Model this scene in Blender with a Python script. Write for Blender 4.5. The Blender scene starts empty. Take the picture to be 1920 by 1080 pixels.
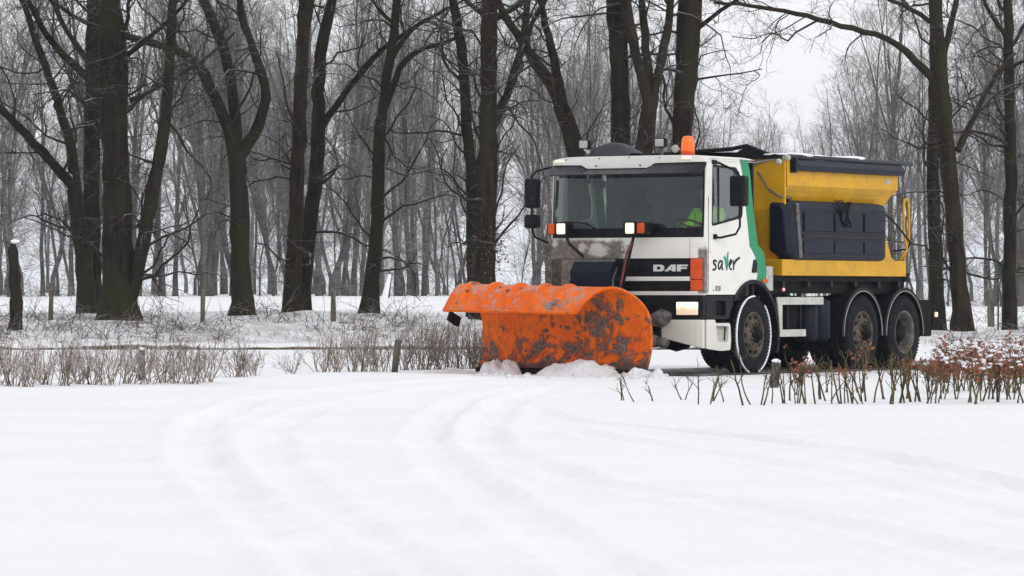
import bpy, bmesh, math, random
import numpy as np
from mathutils import Vector, Matrix
from mathutils.geometry import tessellate_polygon

S = bpy.context.scene
C = S.collection
RNG = np.random.default_rng(7)
random.seed(7)
rad = math.radians

# ------------------------------------------------------------------ camera, sky, sun, exposure
F_PX, HOR, CAM_H = 8000.0, 552.0, 1.0876
cd = bpy.data.cameras.new('camera'); cam = bpy.data.objects.new('camera', cd); C.objects.link(cam)
cd.sensor_width = 36; cd.lens = 36 * F_PX / 1920; cd.clip_start = 0.5; cd.clip_end = 6000
cam.location = (0, 0, CAM_H)
cam.rotation_euler = (rad(90) + math.atan((HOR - 540) / F_PX), 0, 0)
S.camera = cam

SUN_EL, SUN_AZ = 32.0, -48.0            # azimuth measured from behind the camera towards the left
w = bpy.data.worlds.new('World'); S.world = w; w.use_nodes = True
nt = w.node_tree; nt.nodes.clear()
out = nt.nodes.new('ShaderNodeOutputWorld'); bg = nt.nodes.new('ShaderNodeBackground')
sky = nt.nodes.new('ShaderNodeTexSky'); sky.sky_type = 'NISHITA'; sky.sun_disc = False
sky.sun_elevation = rad(SUN_EL); sky.sun_rotation = rad(180 + SUN_AZ)
sky.dust_density = 3.0; sky.air_density = 1.0
hs = nt.nodes.new('ShaderNodeHueSaturation'); hs.inputs['Saturation'].default_value = 0.18
mix = nt.nodes.new('ShaderNodeMix'); mix.data_type = 'RGBA'
mix.inputs[0].default_value = 0.72      # closed cloud deck in front of the clear sky
mix.inputs[7].default_value = (12.2, 12.3, 12.6, 1)
nt.links.new(sky.outputs[0], hs.inputs['Color']); nt.links.new(hs.outputs[0], mix.inputs[6])
nt.links.new(mix.outputs[2], bg.inputs[0]); bg.inputs[1].default_value = 0.1
nt.links.new(bg.outputs[0], out.inputs[0])

sd = bpy.data.lights.new('sun', 'SUN'); sun = bpy.data.objects.new('sun', sd); C.objects.link(sun)
sd.energy = 0.75; sd.angle = rad(25); sd.color = (1, .97, .93)
sdir = Vector((-math.sin(rad(SUN_AZ)) * math.cos(rad(SUN_EL)), -math.cos(rad(SUN_AZ)) * math.cos(rad(SUN_EL)), math.sin(rad(SUN_EL))))
sun.rotation_euler = sdir.to_track_quat('Z', 'Y').to_euler()

S.view_settings.view_transform = 'Standard'
S.view_settings.look = 'None'
S.view_settings.exposure = -0.02
S.view_settings.gamma = 1
S.view_settings.use_curve_mapping = False
S.render.engine = 'CYCLES'
HAZE = .00014
S.cycles.use_denoising = True
S.cycles.max_bounces = 6; S.cycles.transparent_max_bounces = 12; S.cycles.volume_bounces = 1

# ------------------------------------------------------------------ helpers: objects
def link(o, parent=None):
    C.objects.link(o)
    if parent is not None: o.parent = parent
    return o

def tag(o, label=None, cat=None, group=None, kind=None):
    if label: o['label'] = label
    if cat: o['category'] = cat
    if group: o['group'] = group
    if kind: o['kind'] = kind
    return o

def empty(name, loc=(0, 0, 0), rz=0.0):
    o = bpy.data.objects.new(name, None); o.empty_display_size = .2
    o.location = loc; o.rotation_euler = (0, 0, rz)
    return link(o)

def copy_tree(o, parent=None):
    c = o.copy(); C.objects.link(c)
    if parent is not None: c.parent = parent
    for ch in o.children: copy_tree(ch, c)
    return c

def mesh_np(name, V, Q=None, T=None, smooth=True):
    """mesh from numpy arrays of quads and triangles"""
    me = bpy.data.meshes.new(name)
    V = np.asarray(V, np.float32)
    nq = 0 if Q is None else len(Q); ntr = 0 if T is None else len(T)
    me.vertices.add(len(V)); me.vertices.foreach_set('co', V.ravel())
    loops = []
    if nq: loops.append(np.asarray(Q, np.int32).ravel())
    if ntr: loops.append(np.asarray(T, np.int32).ravel())
    L = np.concatenate(loops)
    me.loops.add(len(L)); me.loops.foreach_set('vertex_index', L)
    st = np.concatenate([np.arange(nq) * 4, nq * 4 + np.arange(ntr) * 3]).astype(np.int32)
    me.polygons.add(nq + ntr); me.polygons.foreach_set('loop_start', st)
    me.update(calc_edges=True)
    if smooth: me.polygons.foreach_set('use_smooth', np.ones(nq + ntr, bool))
    me.validate()
    return me

class MB:
    """collects shapes into one mesh"""
    def __init__(s): s.v = []; s.f = []; s.sm = []
    def add(s, vs, fs, smooth=False):
        b = len(s.v); s.v += [tuple(v) for v in vs]
        s.f += [tuple(b + i for i in f) for f in fs]; s.sm += [smooth] * len(fs)
        return s
    def box(s, x0, x1, y0, y1, z0, z1, bev=0.0):
        x0, x1 = sorted((x0, x1)); y0, y1 = sorted((y0, y1)); z0, z1 = sorted((z0, z1))
        b = min(bev, .45 * min(x1 - x0, y1 - y0, z1 - z0))
        if b <= 0:
            vs = [(x, y, z) for x in (x0, x1) for y in (y0, y1) for z in (z0, z1)]
            return s.add(vs, [(0, 1, 3, 2), (4, 6, 7, 5), (0, 4, 5, 1), (2, 3, 7, 6), (0, 2, 6, 4), (1, 5, 7, 3)])
        bm = bmesh.new(); bmesh.ops.create_cube(bm, size=1)
        for v in bm.verts:
            v.co = Vector(((x0 + x1) / 2 + v.co.x * (x1 - x0), (y0 + y1) / 2 + v.co.y * (y1 - y0), (z0 + z1) / 2 + v.co.z * (z1 - z0)))
        bmesh.ops.bevel(bm, geom=bm.edges[:], offset=b, segments=2, affect='EDGES', profile=.5)
        return s.addbm(bm)
    def addbm(s, bm, M=None, smooth=False):
        if M is not None: bm.transform(M)
        bm.verts.index_update()
        s.add([v.co[:] for v in bm.verts], [[v.index for v in f.verts] for f in bm.faces], smooth)
        bm.free(); return s
    def obox(s, p0, p1, wx, wz, bev=0):
        """bar of rectangular section from p0 to p1"""
        p0, p1 = Vector(p0), Vector(p1); d = p1 - p0; L = d.length
        q = d.to_track_quat('X', 'Z').to_matrix().to_4x4()
        m = MB().box(0, L, -wx / 2, wx / 2, -wz / 2, wz / 2, bev)
        M = Matrix.Translation(p0) @ q
        return s.add([M @ Vector(v) for v in m.v], m.f)
    def tube(s, pts, r, n=8, cap=True):
        pts = [Vector(p) for p in pts]; N = len(pts)
        rs = list(r) if hasattr(r, '__len__') else [r] * N
        vs, fs = [], []; u = None
        for i, p in enumerate(pts):
            t = (pts[min(i + 1, N - 1)] - pts[max(i - 1, 0)]).normalized()
            if u is None:
                ref = Vector((0, 0, 1)) if abs(t.z) < .9 else Vector((1, 0, 0))
                u = t.cross(ref).normalized()
            else:
                u = (u - t * u.dot(t)).normalized()
            v = t.cross(u)
            for k in range(n):
                a = 2 * math.pi * k / n
                vs.append(p + (u * math.cos(a) + v * math.sin(a)) * rs[i])
        for i in range(N - 1):
            for k in range(n):
                fs.append((i * n + k, i * n + (k + 1) % n, (i + 1) * n + (k + 1) % n, (i + 1) * n + k))
        if cap: fs += [tuple(range(n))[::-1], tuple((N - 1) * n + k for k in range(n))]
        return s.add(vs, fs, True)
    def lathe(s, prof, n=32, axis='y', c=(0, 0, 0), close=False, smooth=True, jit=None):
        """prof: (r, h) pairs turned about an axis"""
        vs, fs = [], []
        for i, (r, h) in enumerate(prof):
            for k in range(n):
                a = 2 * math.pi * k / n
                rr = r * (1 + (jit(k, i) if jit else 0))
                ca, sa = math.cos(a) * rr, math.sin(a) * rr
                p = {'y': (ca, h, sa), 'z': (ca, sa, h), 'x': (h, ca, sa)}[axis]
                vs.append((p[0] + c[0], p[1] + c[1], p[2] + c[2]))
        m = len(prof)
        for i in range(m if close else m - 1):
            j = (i + 1) % m
            for k in range(n):
                k2 = (k + 1) % n
                fs.append((i * n + k, i * n + k2, j * n + k2, j * n + k))
        return s.add(vs, fs, smooth)
    def disc(s, r, h, n=24, axis='y', c=(0, 0, 0)):
        vs = []
        for k in range(n):
            a = 2 * math.pi * k / n; ca, sa = math.cos(a) * r, math.sin(a) * r
            p = {'y': (ca, h, sa), 'z': (ca, sa, h), 'x': (h, ca, sa)}[axis]
            vs.append((p[0] + c[0], p[1] + c[1], p[2] + c[2]))
        return s.add(vs, [tuple(range(n))])
    def plate(s, outer, holes, to3, th):
        """flat polygon with holes; to3(u, v, w) places it, th is its thickness along w"""
        loops = [list(outer)] + [list(h) for h in holes]
        flat = [p for l in loops for p in l]; n = len(flat)
        tris = tessellate_polygon([[Vector((p[0], p[1], 0)) for p in l] for l in loops])
        vs = [to3(p[0], p[1], 0) for p in flat] + [to3(p[0], p[1], -th) for p in flat]
        fs = [t for t in tris] + [tuple(i + n for i in t[::-1]) for t in tris]
        b = 0
        for l in loops:
            m = len(l)
            for i in range(m):
                fs.append((b + i, b + (i + 1) % m, n + b + (i + 1) % m, n + b + i))
            b += m
        return s.add(vs, fs)
    def build(s, name, m, parent=None, fix=True, bevel=0):
        me = bpy.data.meshes.new(name); me.from_pydata(s.v, [], s.f)
        me.polygons.foreach_set('use_smooth', s.sm)
        if fix:
            bm = bmesh.new(); bm.from_mesh(me)
            bmesh.ops.recalc_face_normals(bm, faces=bm.faces); bm.to_mesh(me); bm.free()
        me.materials.append(m); me.update()
        o = bpy.data.objects.new(name, me); link(o, parent)
        if bevel:
            b = o.modifiers.new('bevel', 'BEVEL'); b.width = bevel; b.segments = 2; b.limit_method = 'ANGLE'; b.angle_limit = rad(40)
        return o

def rounded(pts, r, n=4):
    """round the corners of a 2D polygon"""
    o = []; N = len(pts)
    for i in range(N):
        p, a, b = Vector(pts[i]), Vector(pts[i - 1]), Vector(pts[(i + 1) % N])
        da, db = (a - p), (b - p); rr = min(r, .45 * da.length, .45 * db.length)
        A, B = p + da.normalized() * rr, p + db.normalized() * rr
        for k in range(n + 1):
            t = k / n; q = A * (1 - t) ** 2 + p * 2 * t * (1 - t) + B * t ** 2; o.append((q.x, q.y))
    return o

# ------------------------------------------------------------------ helpers: materials
class NT:
    def __init__(s, name):
        s.m = bpy.data.materials.new(name); s.m.use_nodes = True
        s.t = s.m.node_tree; s.b = s.t.nodes['Principled BSDF']; s.o = s.t.nodes['Material Output']
        s.tc = s.t.nodes.new('ShaderNodeTexCoord'); s.coord = s.tc.outputs['Object']
    def n(s, typ, **kw):
        x = s.t.nodes.new(typ)
        for k, v in kw.items(): setattr(x, k, v)
        return x
    def l(s, a, b): s.t.links.new(a, b)
    def put(s, sock, v):
        if hasattr(v, 'is_output'): s.l(v, sock)
        elif hasattr(v, '__len__') and len(v) == 3 and sock.type == 'RGBA': sock.default_value = (*v, 1)
        else: sock.default_value = v
    def noise(s, scale, detail=4, rough=.6, dist=0, stretch=None, coord=None):
        x = s.n('ShaderNodeTexNoise'); x.inputs['Scale'].default_value = scale
        x.inputs['Detail'].default_value = detail; x.inputs['Roughness'].default_value = rough; x.inputs['Distortion'].default_value = dist
        c = coord or s.coord
        if stretch:
            mp = s.n('ShaderNodeMapping'); mp.inputs['Scale'].default_value = stretch; s.l(c, mp.inputs[0]); c = mp.outputs[0]
        s.l(c, x.inputs['Vector']); return x.outputs['Fac']
    def ramp(s, v, a, b, lo=0.0, hi=1.0):
        x = s.n('ShaderNodeMapRange', interpolation_type='SMOOTHSTEP'); s.put(x.inputs[0], v)
        for i, q in enumerate((a, b, lo, hi)): x.inputs[i + 1].default_value = q
        return x.outputs[0]
    def math(s, op, a, b=0.0):
        x = s.n('ShaderNodeMath', operation=op); s.put(x.inputs[0], a); s.put(x.inputs[1], b); return x.outputs[0]
    def mix(s, f, a, b):
        x = s.n('ShaderNodeMix', data_type='RGBA'); s.put(x.inputs[0], f); s.put(x.inputs[6], a); s.put(x.inputs[7], b); return x.outputs[2]
    def xyz(s, coord=None):
        x = s.n('ShaderNodeSeparateXYZ'); s.l(coord or s.coord, x.inputs[0]); return x.outputs
    def bump(s, h, strength=.3, dist=.01):
        x = s.n('ShaderNodeBump'); x.inputs['Strength'].default_value = strength; x.inputs['Distance'].default_value = dist
        s.l(h, x.inputs['Height']); s.l(x.outputs[0], s.b.inputs['Normal']); return x
    def set(s, color=None, rough=None, metal=None, spec=None):
        if color is not None: s.put(s.b.inputs['Base Color'], color)
        if rough is not None: s.put(s.b.inputs['Roughness'], rough)
        if metal is not None: s.put(s.b.inputs['Metallic'], metal)
        if spec is not None: s.put(s.b.inputs['Specular IOR Level'], spec)
        return s.m

def plain(name, col, rough=.5, metal=0, var=.25, scale=6, bump=0.0, dirt=None, dirt_amt=.5, spec=None):
    if spec is None: spec = .12 if max(col) < .03 else .32
    k = NT(name); nz = k.noise(scale, 5)
    c = k.mix(k.ramp(nz, .3, .7), tuple(x * (1 - var) for x in col), tuple(min(1, x * (1 + var * .6)) for x in col))
    if dirt:
        c = k.mix(k.math('MULTIPLY', k.ramp(k.noise(scale * 2.3, 6, .7), .48, .66), dirt_amt), c, dirt)
    k.set(c, k.math('ADD', k.math('MULTIPLY', nz, .25), rough - .12), metal, spec)
    if bump: k.bump(k.noise(scale * 12, 3), bump, .004)
    return k.m

def emit(name, col, strength, base=(.8, .8, .8)):
    k = NT(name); k.set(base, .15)
    k.b.inputs['Emission Color'].default_value = (*col, 1); k.b.inputs['Emission Strength'].default_value = strength
    return k.m

def glass(name, tint, refl=1.0, dust=0.0):
    k = NT(name)
    tr = k.n('ShaderNodeBsdfTransparent'); tr.inputs[0].default_value = (*tint, 1)
    gl = k.n('ShaderNodeBsdfGlossy'); gl.inputs['Roughness'].default_value = .03
    fr = k.n('ShaderNodeFresnel'); fr.inputs['IOR'].default_value = 1.5
    m1 = k.n('ShaderNodeMixShader'); k.l(k.math('MULTIPLY', fr.outputs[0], refl), m1.inputs[0])
    k.l(tr.outputs[0], m1.inputs[1]); k.l(gl.outputs[0], m1.inputs[2])
    df = k.n('ShaderNodeBsdfDiffuse'); df.inputs[0].default_value = (.30, .38, .39, 1)
    m2 = k.n('ShaderNodeMixShader'); k.l(k.math('MULTIPLY', k.ramp(k.noise(2.5, 6, .7), .3, .8), dust), m2.inputs[0])
    k.l(m1.outputs[0], m2.inputs[1]); k.l(df.outputs[0], m2.inputs[2]); k.l(m2.outputs[0], k.o.inputs['Surface'])
    return k.m

def bark(name, c1, c2, snow=0.0, moss=None, scale=5, zr=(.45, .8)):
    k = NT(name); k.coord = k.n('ShaderNodeNewGeometry').outputs['Position']
    nz = k.noise(scale, 6, .7, 0, (1, 1, .22)); big = k.noise(.7, 3)
    c = k.mix(k.ramp(nz, .32, .68), c1, c2)
    if moss: c = k.mix(k.math('MULTIPLY', k.ramp(big, .42, .62), .75), c, moss)
    if snow:
        g = k.n('ShaderNodeNewGeometry'); z = k.xyz(g.outputs['Normal'])[2]
        f = k.math('MULTIPLY', k.ramp(z, *zr), k.ramp(k.noise(1.8, 3), .45 - .3 * snow, .6 - .25 * snow))
        c = k.mix(k.math('MULTIPLY', f, min(1, snow * 1.2)), c, (.8, .81, .84))
    k.set(c, .9, 0, .08); k.bump(nz, .9, .03)
    return k.m

M = {}
# snow: clean, faintly blue, with soft drift relief and grain
k = NT('snow'); pos = k.n('ShaderNodeNewGeometry').outputs['Position']; k.coord = pos
g1, g2, g3 = k.noise(.5, 4), k.noise(9, 5), k.noise(60, 3)
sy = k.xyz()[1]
bank_grey = k.math('MULTIPLY', k.math('MULTIPLY', k.ramp(sy, 84.5, 87), k.ramp(sy, 108, 97)), k.ramp(k.noise(1.6, 6, .7, 0, (1, .5, 1)), .30, .70))  # mask for patchy darker grey in the snow colour along the bank
k.set(k.mix(k.math('MULTIPLY', bank_grey, .85), k.mix(k.ramp(g1, .3, .7), (.80, .81, .845), (.845, .85, .872)), (.36, .35, .345)), .6, 0, .25)
h = k.math('ADD', k.math('MULTIPLY', g2, .6), k.math('MULTIPLY', g3, .25))
h = k.math('ADD', h, k.math('MULTIPLY', k.noise(2.2, 4, .6, 0, (1, .35, 1)), 1.6)); k.bump(h, .55, .03)
M['snow'] = k.m
k = NT('trodden_snow'); k.coord = k.n('ShaderNodeNewGeometry').outputs['Position']
k.set(k.mix(k.ramp(k.noise(5, 6, .7), .52, .66), (.125, .115, .105), (.045, .04, .036)), .85); k.bump(k.noise(14, 5), .7, .04); M['slush'] = k.m
k = NT('loose_snow'); k.coord = k.n('ShaderNodeNewGeometry').outputs['Position']
k.set(k.mix(k.ramp(k.noise(7, 6), .4, .7), (.84, .84, .87), (.76, .74, .74)), .7); k.bump(k.noise(11, 5, .7), 1, .08); M['heap'] = k.m
k = NT('clinging_snow'); k.set((.82, .83, .87), .7); k.bump(k.noise(25, 4), .6, .01); M['cling'] = k.m

M['bark'] = bark('oak_bark', (.009, .0075, .006), (.031, .025, .018), .12, (.029, .028, .013), 7)
M['bark_b'] = bark('brown_bark', (.011, .008, .006), (.042, .030, .020), .08, (.030, .027, .014), 7)
M['twig'] = bark('dark_twigs', (.022, .018, .015), (.05, .042, .034), .25)
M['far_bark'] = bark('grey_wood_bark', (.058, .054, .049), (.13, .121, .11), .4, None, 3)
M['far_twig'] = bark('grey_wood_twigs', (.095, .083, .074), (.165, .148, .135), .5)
M['shrub'] = bark('shrub_stems', (.10, .065, .045), (.32, .23, .16), 1.0, None, 9, (.12, .5))
M['bramble'] = bark('bramble_stems', (.03, .022, .018), (.09, .06, .045), .45, None, 9)
M['grass'] = bark('withered_grass', (.16, .115, .07), (.30, .23, .15), .25, None, 9)
M['stem'] = bark('sapling_stems', (.045, .038, .018), (.15, .122, .058), .15, None, 9)
M['post'] = bark('weathered_post', (.06, .052, .043), (.16, .14, .115), .2, None, 12)
def leafmat(name, a, b):
    k = NT(name); k.coord = k.n('ShaderNodeNewGeometry').outputs['Position']
    k.set(k.mix(k.ramp(k.noise(9, 3), .35, .65), a, b), .7); return k.m
M['leaf'] = leafmat('copper_leaves', (.13, .035, .015), (.36, .12, .05))
M['brownleaf'] = leafmat('brown_leaves', (.05, .022, .012), (.13, .06, .03))

# ------------------------------------------------------------------ projection used to lay things out where the photo has them
def sstep(a, b, x):
    t = np.clip((x - a) / (b - a), 0, 1); return t * t * (3 - 2 * t)
def vnoise(x, y, seed=0):
    """smooth value noise on arrays"""
    x = np.asarray(x, float); y = np.asarray(y, float)
    xi = np.floor(x).astype(np.int64); yi = np.floor(y).astype(np.int64); fx = x - xi; fy = y - yi
    def hsh(a, b):
        v = np.sin(a * 127.1 + b * 311.7 + seed * 74.7) * 43758.5453; return v - np.floor(v)
    u = fx * fx * (3 - 2 * fx); v = fy * fy * (3 - 2 * fy)
    return (hsh(xi, yi) * (1 - u) + hsh(xi + 1, yi) * u) * (1 - v) + (hsh(xi, yi + 1) * (1 - u) + hsh(xi + 1, yi + 1) * u) * v - .5

def px_ground(px, py):
    d = F_PX * CAM_H / (py - HOR); return ((px - 960) / F_PX * d, d)

TRACKS = []
for line, wdt, dep in (
    ([(900, 712), (700, 722), (480, 748), (375, 790), (365, 850), (430, 920), (560, 1020), (700, 1120)], .16, .03),
    ([(960, 716), (760, 735), (590, 765), (500, 810), (510, 870), (590, 950), (720, 1040), (830, 1120)], .15, .022),
    ([(1010, 722), (880, 745), (815, 790), (800, 830), (850, 890), (960, 960), (1120, 1060), (1220, 1130)], .15, .025),
    ([(1060, 724), (960, 750), (900, 800), (920, 850), (1100, 905), (1350, 945), (1640, 1000), (1960, 1075)], .16, .028),
    ([(1000, 772), (1050, 786), (1300, 812), (1600, 850), (1960, 925)], .13, .03),
    ([(1030, 800), (1200, 830), (1500, 880), (1960, 985)], .13, .018)):
    TRACKS.append((np.array([px_ground(*p) for p in line]), wdt, dep))

DISTURBED = [(px_ground(a, b)[0], px_ground(a, b)[1], r) for a, b, r in ((1250, 945, .42), (660, 955, .34), (430, 780, .5), (800, 820, .45), (815, 895, .35), (560, 1000, .3), (1090, 735, .6))]
def H(x, y, fine=False):
    x = np.asarray(x, float); y = np.asarray(y, float)
    A = .50 - .40 * sstep(-1, 9, x)
    bank = .10 * sstep(84.05, 84.3, y) + A * (.8 * sstep(85.5, 92.5, y) + .2 * sstep(92, 102, y)) + sstep(85, 90, y) * (.22 * vnoise(x / 2.3, y / 3.1, 1) + .10 * vnoise(x / .8, y / .9, 2))
    Fz = 1.0 - .48 * sstep(2, 20, x * 200 / np.maximum(y, 60))
    field = Fz + .06 * vnoise(x / 9, y / 14, 3)
    z = bank + (field - bank) * sstep(108, 190, y)
    z = z + np.maximum(y - 200, 0) * .0016 * 1.0
    near = 1 - sstep(78, 84, y)
    z = z + near * (.035 * vnoise(x / 3.0, y / 4.0, 4) + .012 * vnoise(x / .7, y / 1.3, 5)) * sstep(2, 8, np.abs(y - 60))
    z = z + .06 * np.exp(-(((x - 5.2) / 3.2) ** 2 + ((y - 50.5) / 2.2) ** 2)) + .05 * np.exp(-(((x + 3.5) / 3) ** 2 + ((y - 56) / 2.5) ** 2))
    if fine:
        for P, wdt, dep in TRACKS:
            d2 = np.full(x.shape, 1e9)
            for a, b in zip(P[:-1], P[1:]):
                ab = b - a; L2 = (ab ** 2).sum()
                t = np.clip(((x - a[0]) * ab[0] + (y - a[1]) * ab[1]) / L2, 0, 1)
                d2 = np.minimum(d2, (x - a[0] - t * ab[0]) ** 2 + (y - a[1] - t * ab[1]) ** 2)
            d = np.sqrt(d2); f = .55 + .9 * (vnoise(x * 1.1, y * .5, 6) + .5)
            lump = vnoise(x * 7, y * 5, 7)
            dep = dep * .95; z = z - dep * f * (1 - sstep(wdt * .85, wdt * 1.06, d)) + dep * .75 * f * np.exp(-((d - wdt * 1.5) / (wdt * .38)) ** 2) + .020 * lump * np.exp(-(d / .24) ** 2) + .012 * np.maximum(0, vnoise(x * 13, y * 9, 17) - .18) * 2 * np.exp(-(d / .45) ** 2)
        z = z + .006 * vnoise(x * 4, y * 3, 8) * sstep(75, 60, y)
        for gx, gy, gr in DISTURBED:
            g = np.exp(-(((x - gx) / gr) ** 2 + ((y - gy) / (gr * 2.4)) ** 2)); z = z + g * (.035 * vnoise(x * 6, y * 3.4, 21) + .02 * vnoise(x * 14, y * 8, 22))
    return z
def Hs(x, y): return float(H(np.array(x), np.array(y)))

def hit(px, py):
    """where the camera ray through a photo pixel meets the ground"""
    ds = HIT_D; xs = (px - 960) / F_PX * ds
    v = CAM_H - (py - HOR) / F_PX * ds - H(xs, ds); k = np.argmax((v[:-1] > 0) & (v[1:] <= 0))
    d = ds[k] + (ds[k + 1] - ds[k]) * v[k] / (v[k] - v[k + 1]) if v[k] > 0 >= v[k + 1] else 150.0
    x = (px - 960) / F_PX * d; return (x, d, Hs(x, d))
HIT_D = np.linspace(12, 400, 1500)
def at(px, py, D): return np.array([(px - 960) / F_PX * D, D, CAM_H - (py - HOR) / F_PX * D])

# ------------------------------------------------------------------ the ground
def ground():
    ys = np.concatenate([np.arange(-30, 14, 4.0), np.arange(14, 46, .07), np.arange(46, 64, .11), np.arange(64, 84, .4), np.arange(84, 108, .22),
                         np.arange(108, 210, 2.0), np.arange(210, 420, 12.0), np.geomspace(420, 2400, 14)])
    core = np.arange(-7.2, 7.2, .07)
    xs = np.concatenate([-np.geomspace(900, 16, 16), np.arange(-15, -7.2, .45), core, np.arange(7.2, 15.1, .45), np.geomspace(16, 900, 16)])
    X, Y = np.meshgrid(xs, ys); Z = H(X, Y, True)
    V = np.stack([X.ravel(), Y.ravel(), Z.ravel()], 1); nx, ny = len(xs), len(ys)
    i = (np.arange(ny - 1)[:, None] * nx + np.arange(nx - 1)[None]).ravel()
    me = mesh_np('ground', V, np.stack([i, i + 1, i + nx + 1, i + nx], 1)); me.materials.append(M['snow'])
    o = link(bpy.data.objects.new('snowy_ground', me)); tag(o, kind='structure')
ground()

# kerb of the far verge, swept wet
v_, f_ = [], []; n = 140
for i in range(n + 1):
    x = -15 + 20.5 * i / n; w1, w2 = float(vnoise(x * .55, 1, 3)), float(vnoise(x * 2.6, 2, 5))
    zt_ = .075 + .09 * w1 + .06 * w2
    for dy, z in ((-.03, -.12), (0, zt_ * .45), (.03, zt_), (.14, zt_ + .02), (.34, zt_ - .03), (.6, -.1)): v_.append((x, 83.9 + .25 * w1 + .05 * w2 + dy, z))
for i in range(n):
    for j in range(5): a = i * 6 + j; f_.append((a, a + 6, a + 7, a + 1))
M['earth'] = bark('bare_earth', (.05, .036, .026), (.15, .11, .08), .8, None, 6)
kb = MB().add(v_, f_, True).build('earth_verge', M['earth'], None, True); tag(kb, kind='structure')
# ------------------------------------------------------------------ branching plants
def tubes(polys, sides):
    """polys: list of (P (M,N,3), R (M,N)) -> vertices, quads"""
    VV, QQ, base = [], [], 0
    ang = np.arange(sides) * 2 * math.pi / sides; ca, sa = np.cos(ang), np.sin(ang)
    for P, R in polys:
        Mn, N = R.shape
        if Mn == 0: continue
        T = np.gradient(P, axis=1); T /= np.linalg.norm(T, axis=2, keepdims=True) + 1e-9
        mean = T.mean(1); ref = np.where(np.abs(mean[:, 2:3]) > .85, np.array([[1., .1, 0]]), np.array([[.03, .02, 1.]]))
        U = np.cross(T, ref[:, None, :]); U /= np.linalg.norm(U, axis=2, keepdims=True) + 1e-9
        W = np.cross(T, U)
        v = P[:, :, None, :] + R[:, :, None, None] * (U[:, :, None, :] * ca[None, None, :, None] + W[:, :, None, :] * sa[None, None, :, None])
        VV.append(v.reshape(-1, 3))
        i = np.arange(Mn)[:, None, None] * (N * sides) + np.arange(N - 1)[None, :, None] * sides + np.arange(sides)[None, None, :]
        kn = (np.arange(sides) + 1) % sides
        j = np.arange(Mn)[:, None, None] * (N * sides) + np.arange(N - 1)[None, :, None] * sides + kn[None, None, :]
        QQ.append((base + np.stack([i, j, j + sides, i + sides], -1)).reshape(-1, 4)); base += Mn * N * sides
    return np.concatenate(VV), np.concatenate(QQ)

def branch(P, R, count, length, ang, up, npts, rr, t0=.15, t1=1.0, wob=.25, droop=0.0, rmin=.003, rng=RNG, zmin=None, keep=None):
    """grow `count` children on every polyline of (P, R), all at once"""
    Mn, N = R.shape
    idx = np.repeat(np.arange(Mn), count); K = len(idx)
    t = t0 + (t1 - t0) * rng.random(K); s = t * (N - 1); a = np.minimum(s.astype(int), N - 2); f = (s - a)[:, None]
    p = P[idx, a] * (1 - f) + P[idx, a + 1] * f
    T = P[idx, a + 1] - P[idx, a]; T /= np.linalg.norm(T, axis=1, keepdims=True) + 1e-9
    r = R[idx, a] * (1 - f[:, 0]) + R[idx, a + 1] * f[:, 0]
    q = rng.normal(size=(K, 3)); q -= T * (q * T).sum(1, keepdims=True); q /= np.linalg.norm(q, axis=1, keepdims=True) + 1e-9
    an = np.radians(rng.uniform(*ang, K))[:, None]
    d = T * np.cos(an) + q * np.sin(an); d[:, 2] += up; d /= np.linalg.norm(d, axis=1, keepdims=True)
    L = rng.uniform(*length, K) * (1.15 - .6 * t)
    if zmin is not None:
        m = p[:, 2] > zmin; p, d, L, r = p[m], d[m], L[m], r[m]; K = len(p)
    out = [p]; st = (L / (npts - 1))[:, None]
    for _ in range(npts - 1):
        d = d + rng.normal(size=(K, 3)) * wob; d[:, 2] -= droop; d /= np.linalg.norm(d, axis=1, keepdims=True)
        p = p + d * st; out.append(p)
    PP = np.stack(out, 1)
    r0 = np.maximum(np.minimum(r * rr, .0135 * L + .004), rmin)[:, None]
    RR = np.maximum(r0 * np.linspace(1, .3, npts)[None], rmin * .6)
    return PP, RR

def obj_np(name, VQ, mat, parent=None, smooth=True):
    me = mesh_np(name, VQ[0], VQ[1], None, smooth); me.materials.append(mat)
    return link(bpy.data.objects.new(name, me), parent)

def resample(pts, n):
    P = np.asarray(pts, float); d = np.concatenate([[0], np.cumsum(np.linalg.norm(np.diff(P[:, :3], axis=0), axis=1))])
    t = np.linspace(0, d[-1], n)
    # smooth (Catmull-like) through the traced points
    out = np.stack([np.interp(t, d, P[:, c]) for c in range(P.shape[1])], 1)
    for _ in range(2): out[1:-1] = .25 * out[:-2] + .5 * out[1:-1] + .25 * out[2:]
    return out

def leaves_np(pts, size, rng, n_per=1, spread=.05):
    P = np.repeat(pts, n_per, 0); K = len(P); P = P + rng.normal(size=(K, 3)) * spread
    a = rng.normal(size=(K, 3)); a /= np.linalg.norm(a, axis=1, keepdims=True)
    b = np.cross(a, rng.normal(size=(K, 3))); b /= np.linalg.norm(b, axis=1, keepdims=True)
    s = size * rng.uniform(.6, 1.2, K)[:, None]; c = np.cross(a, b) * s * .25
    V = np.stack([P - a * s, P + b * s * .55 + c, P + a * s, P - b * s * .55 + c], 1).reshape(-1, 3)
    i = np.arange(K)[:, None] * 4; return V, i + np.arange(4)[None]

def cat_vq(*vq):
    V, Q, b = [], [], 0
    for v, q in vq: V.append(v); Q.append(q + b); b += len(v)
    return np.concatenate(V), np.concatenate(Q)

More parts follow.
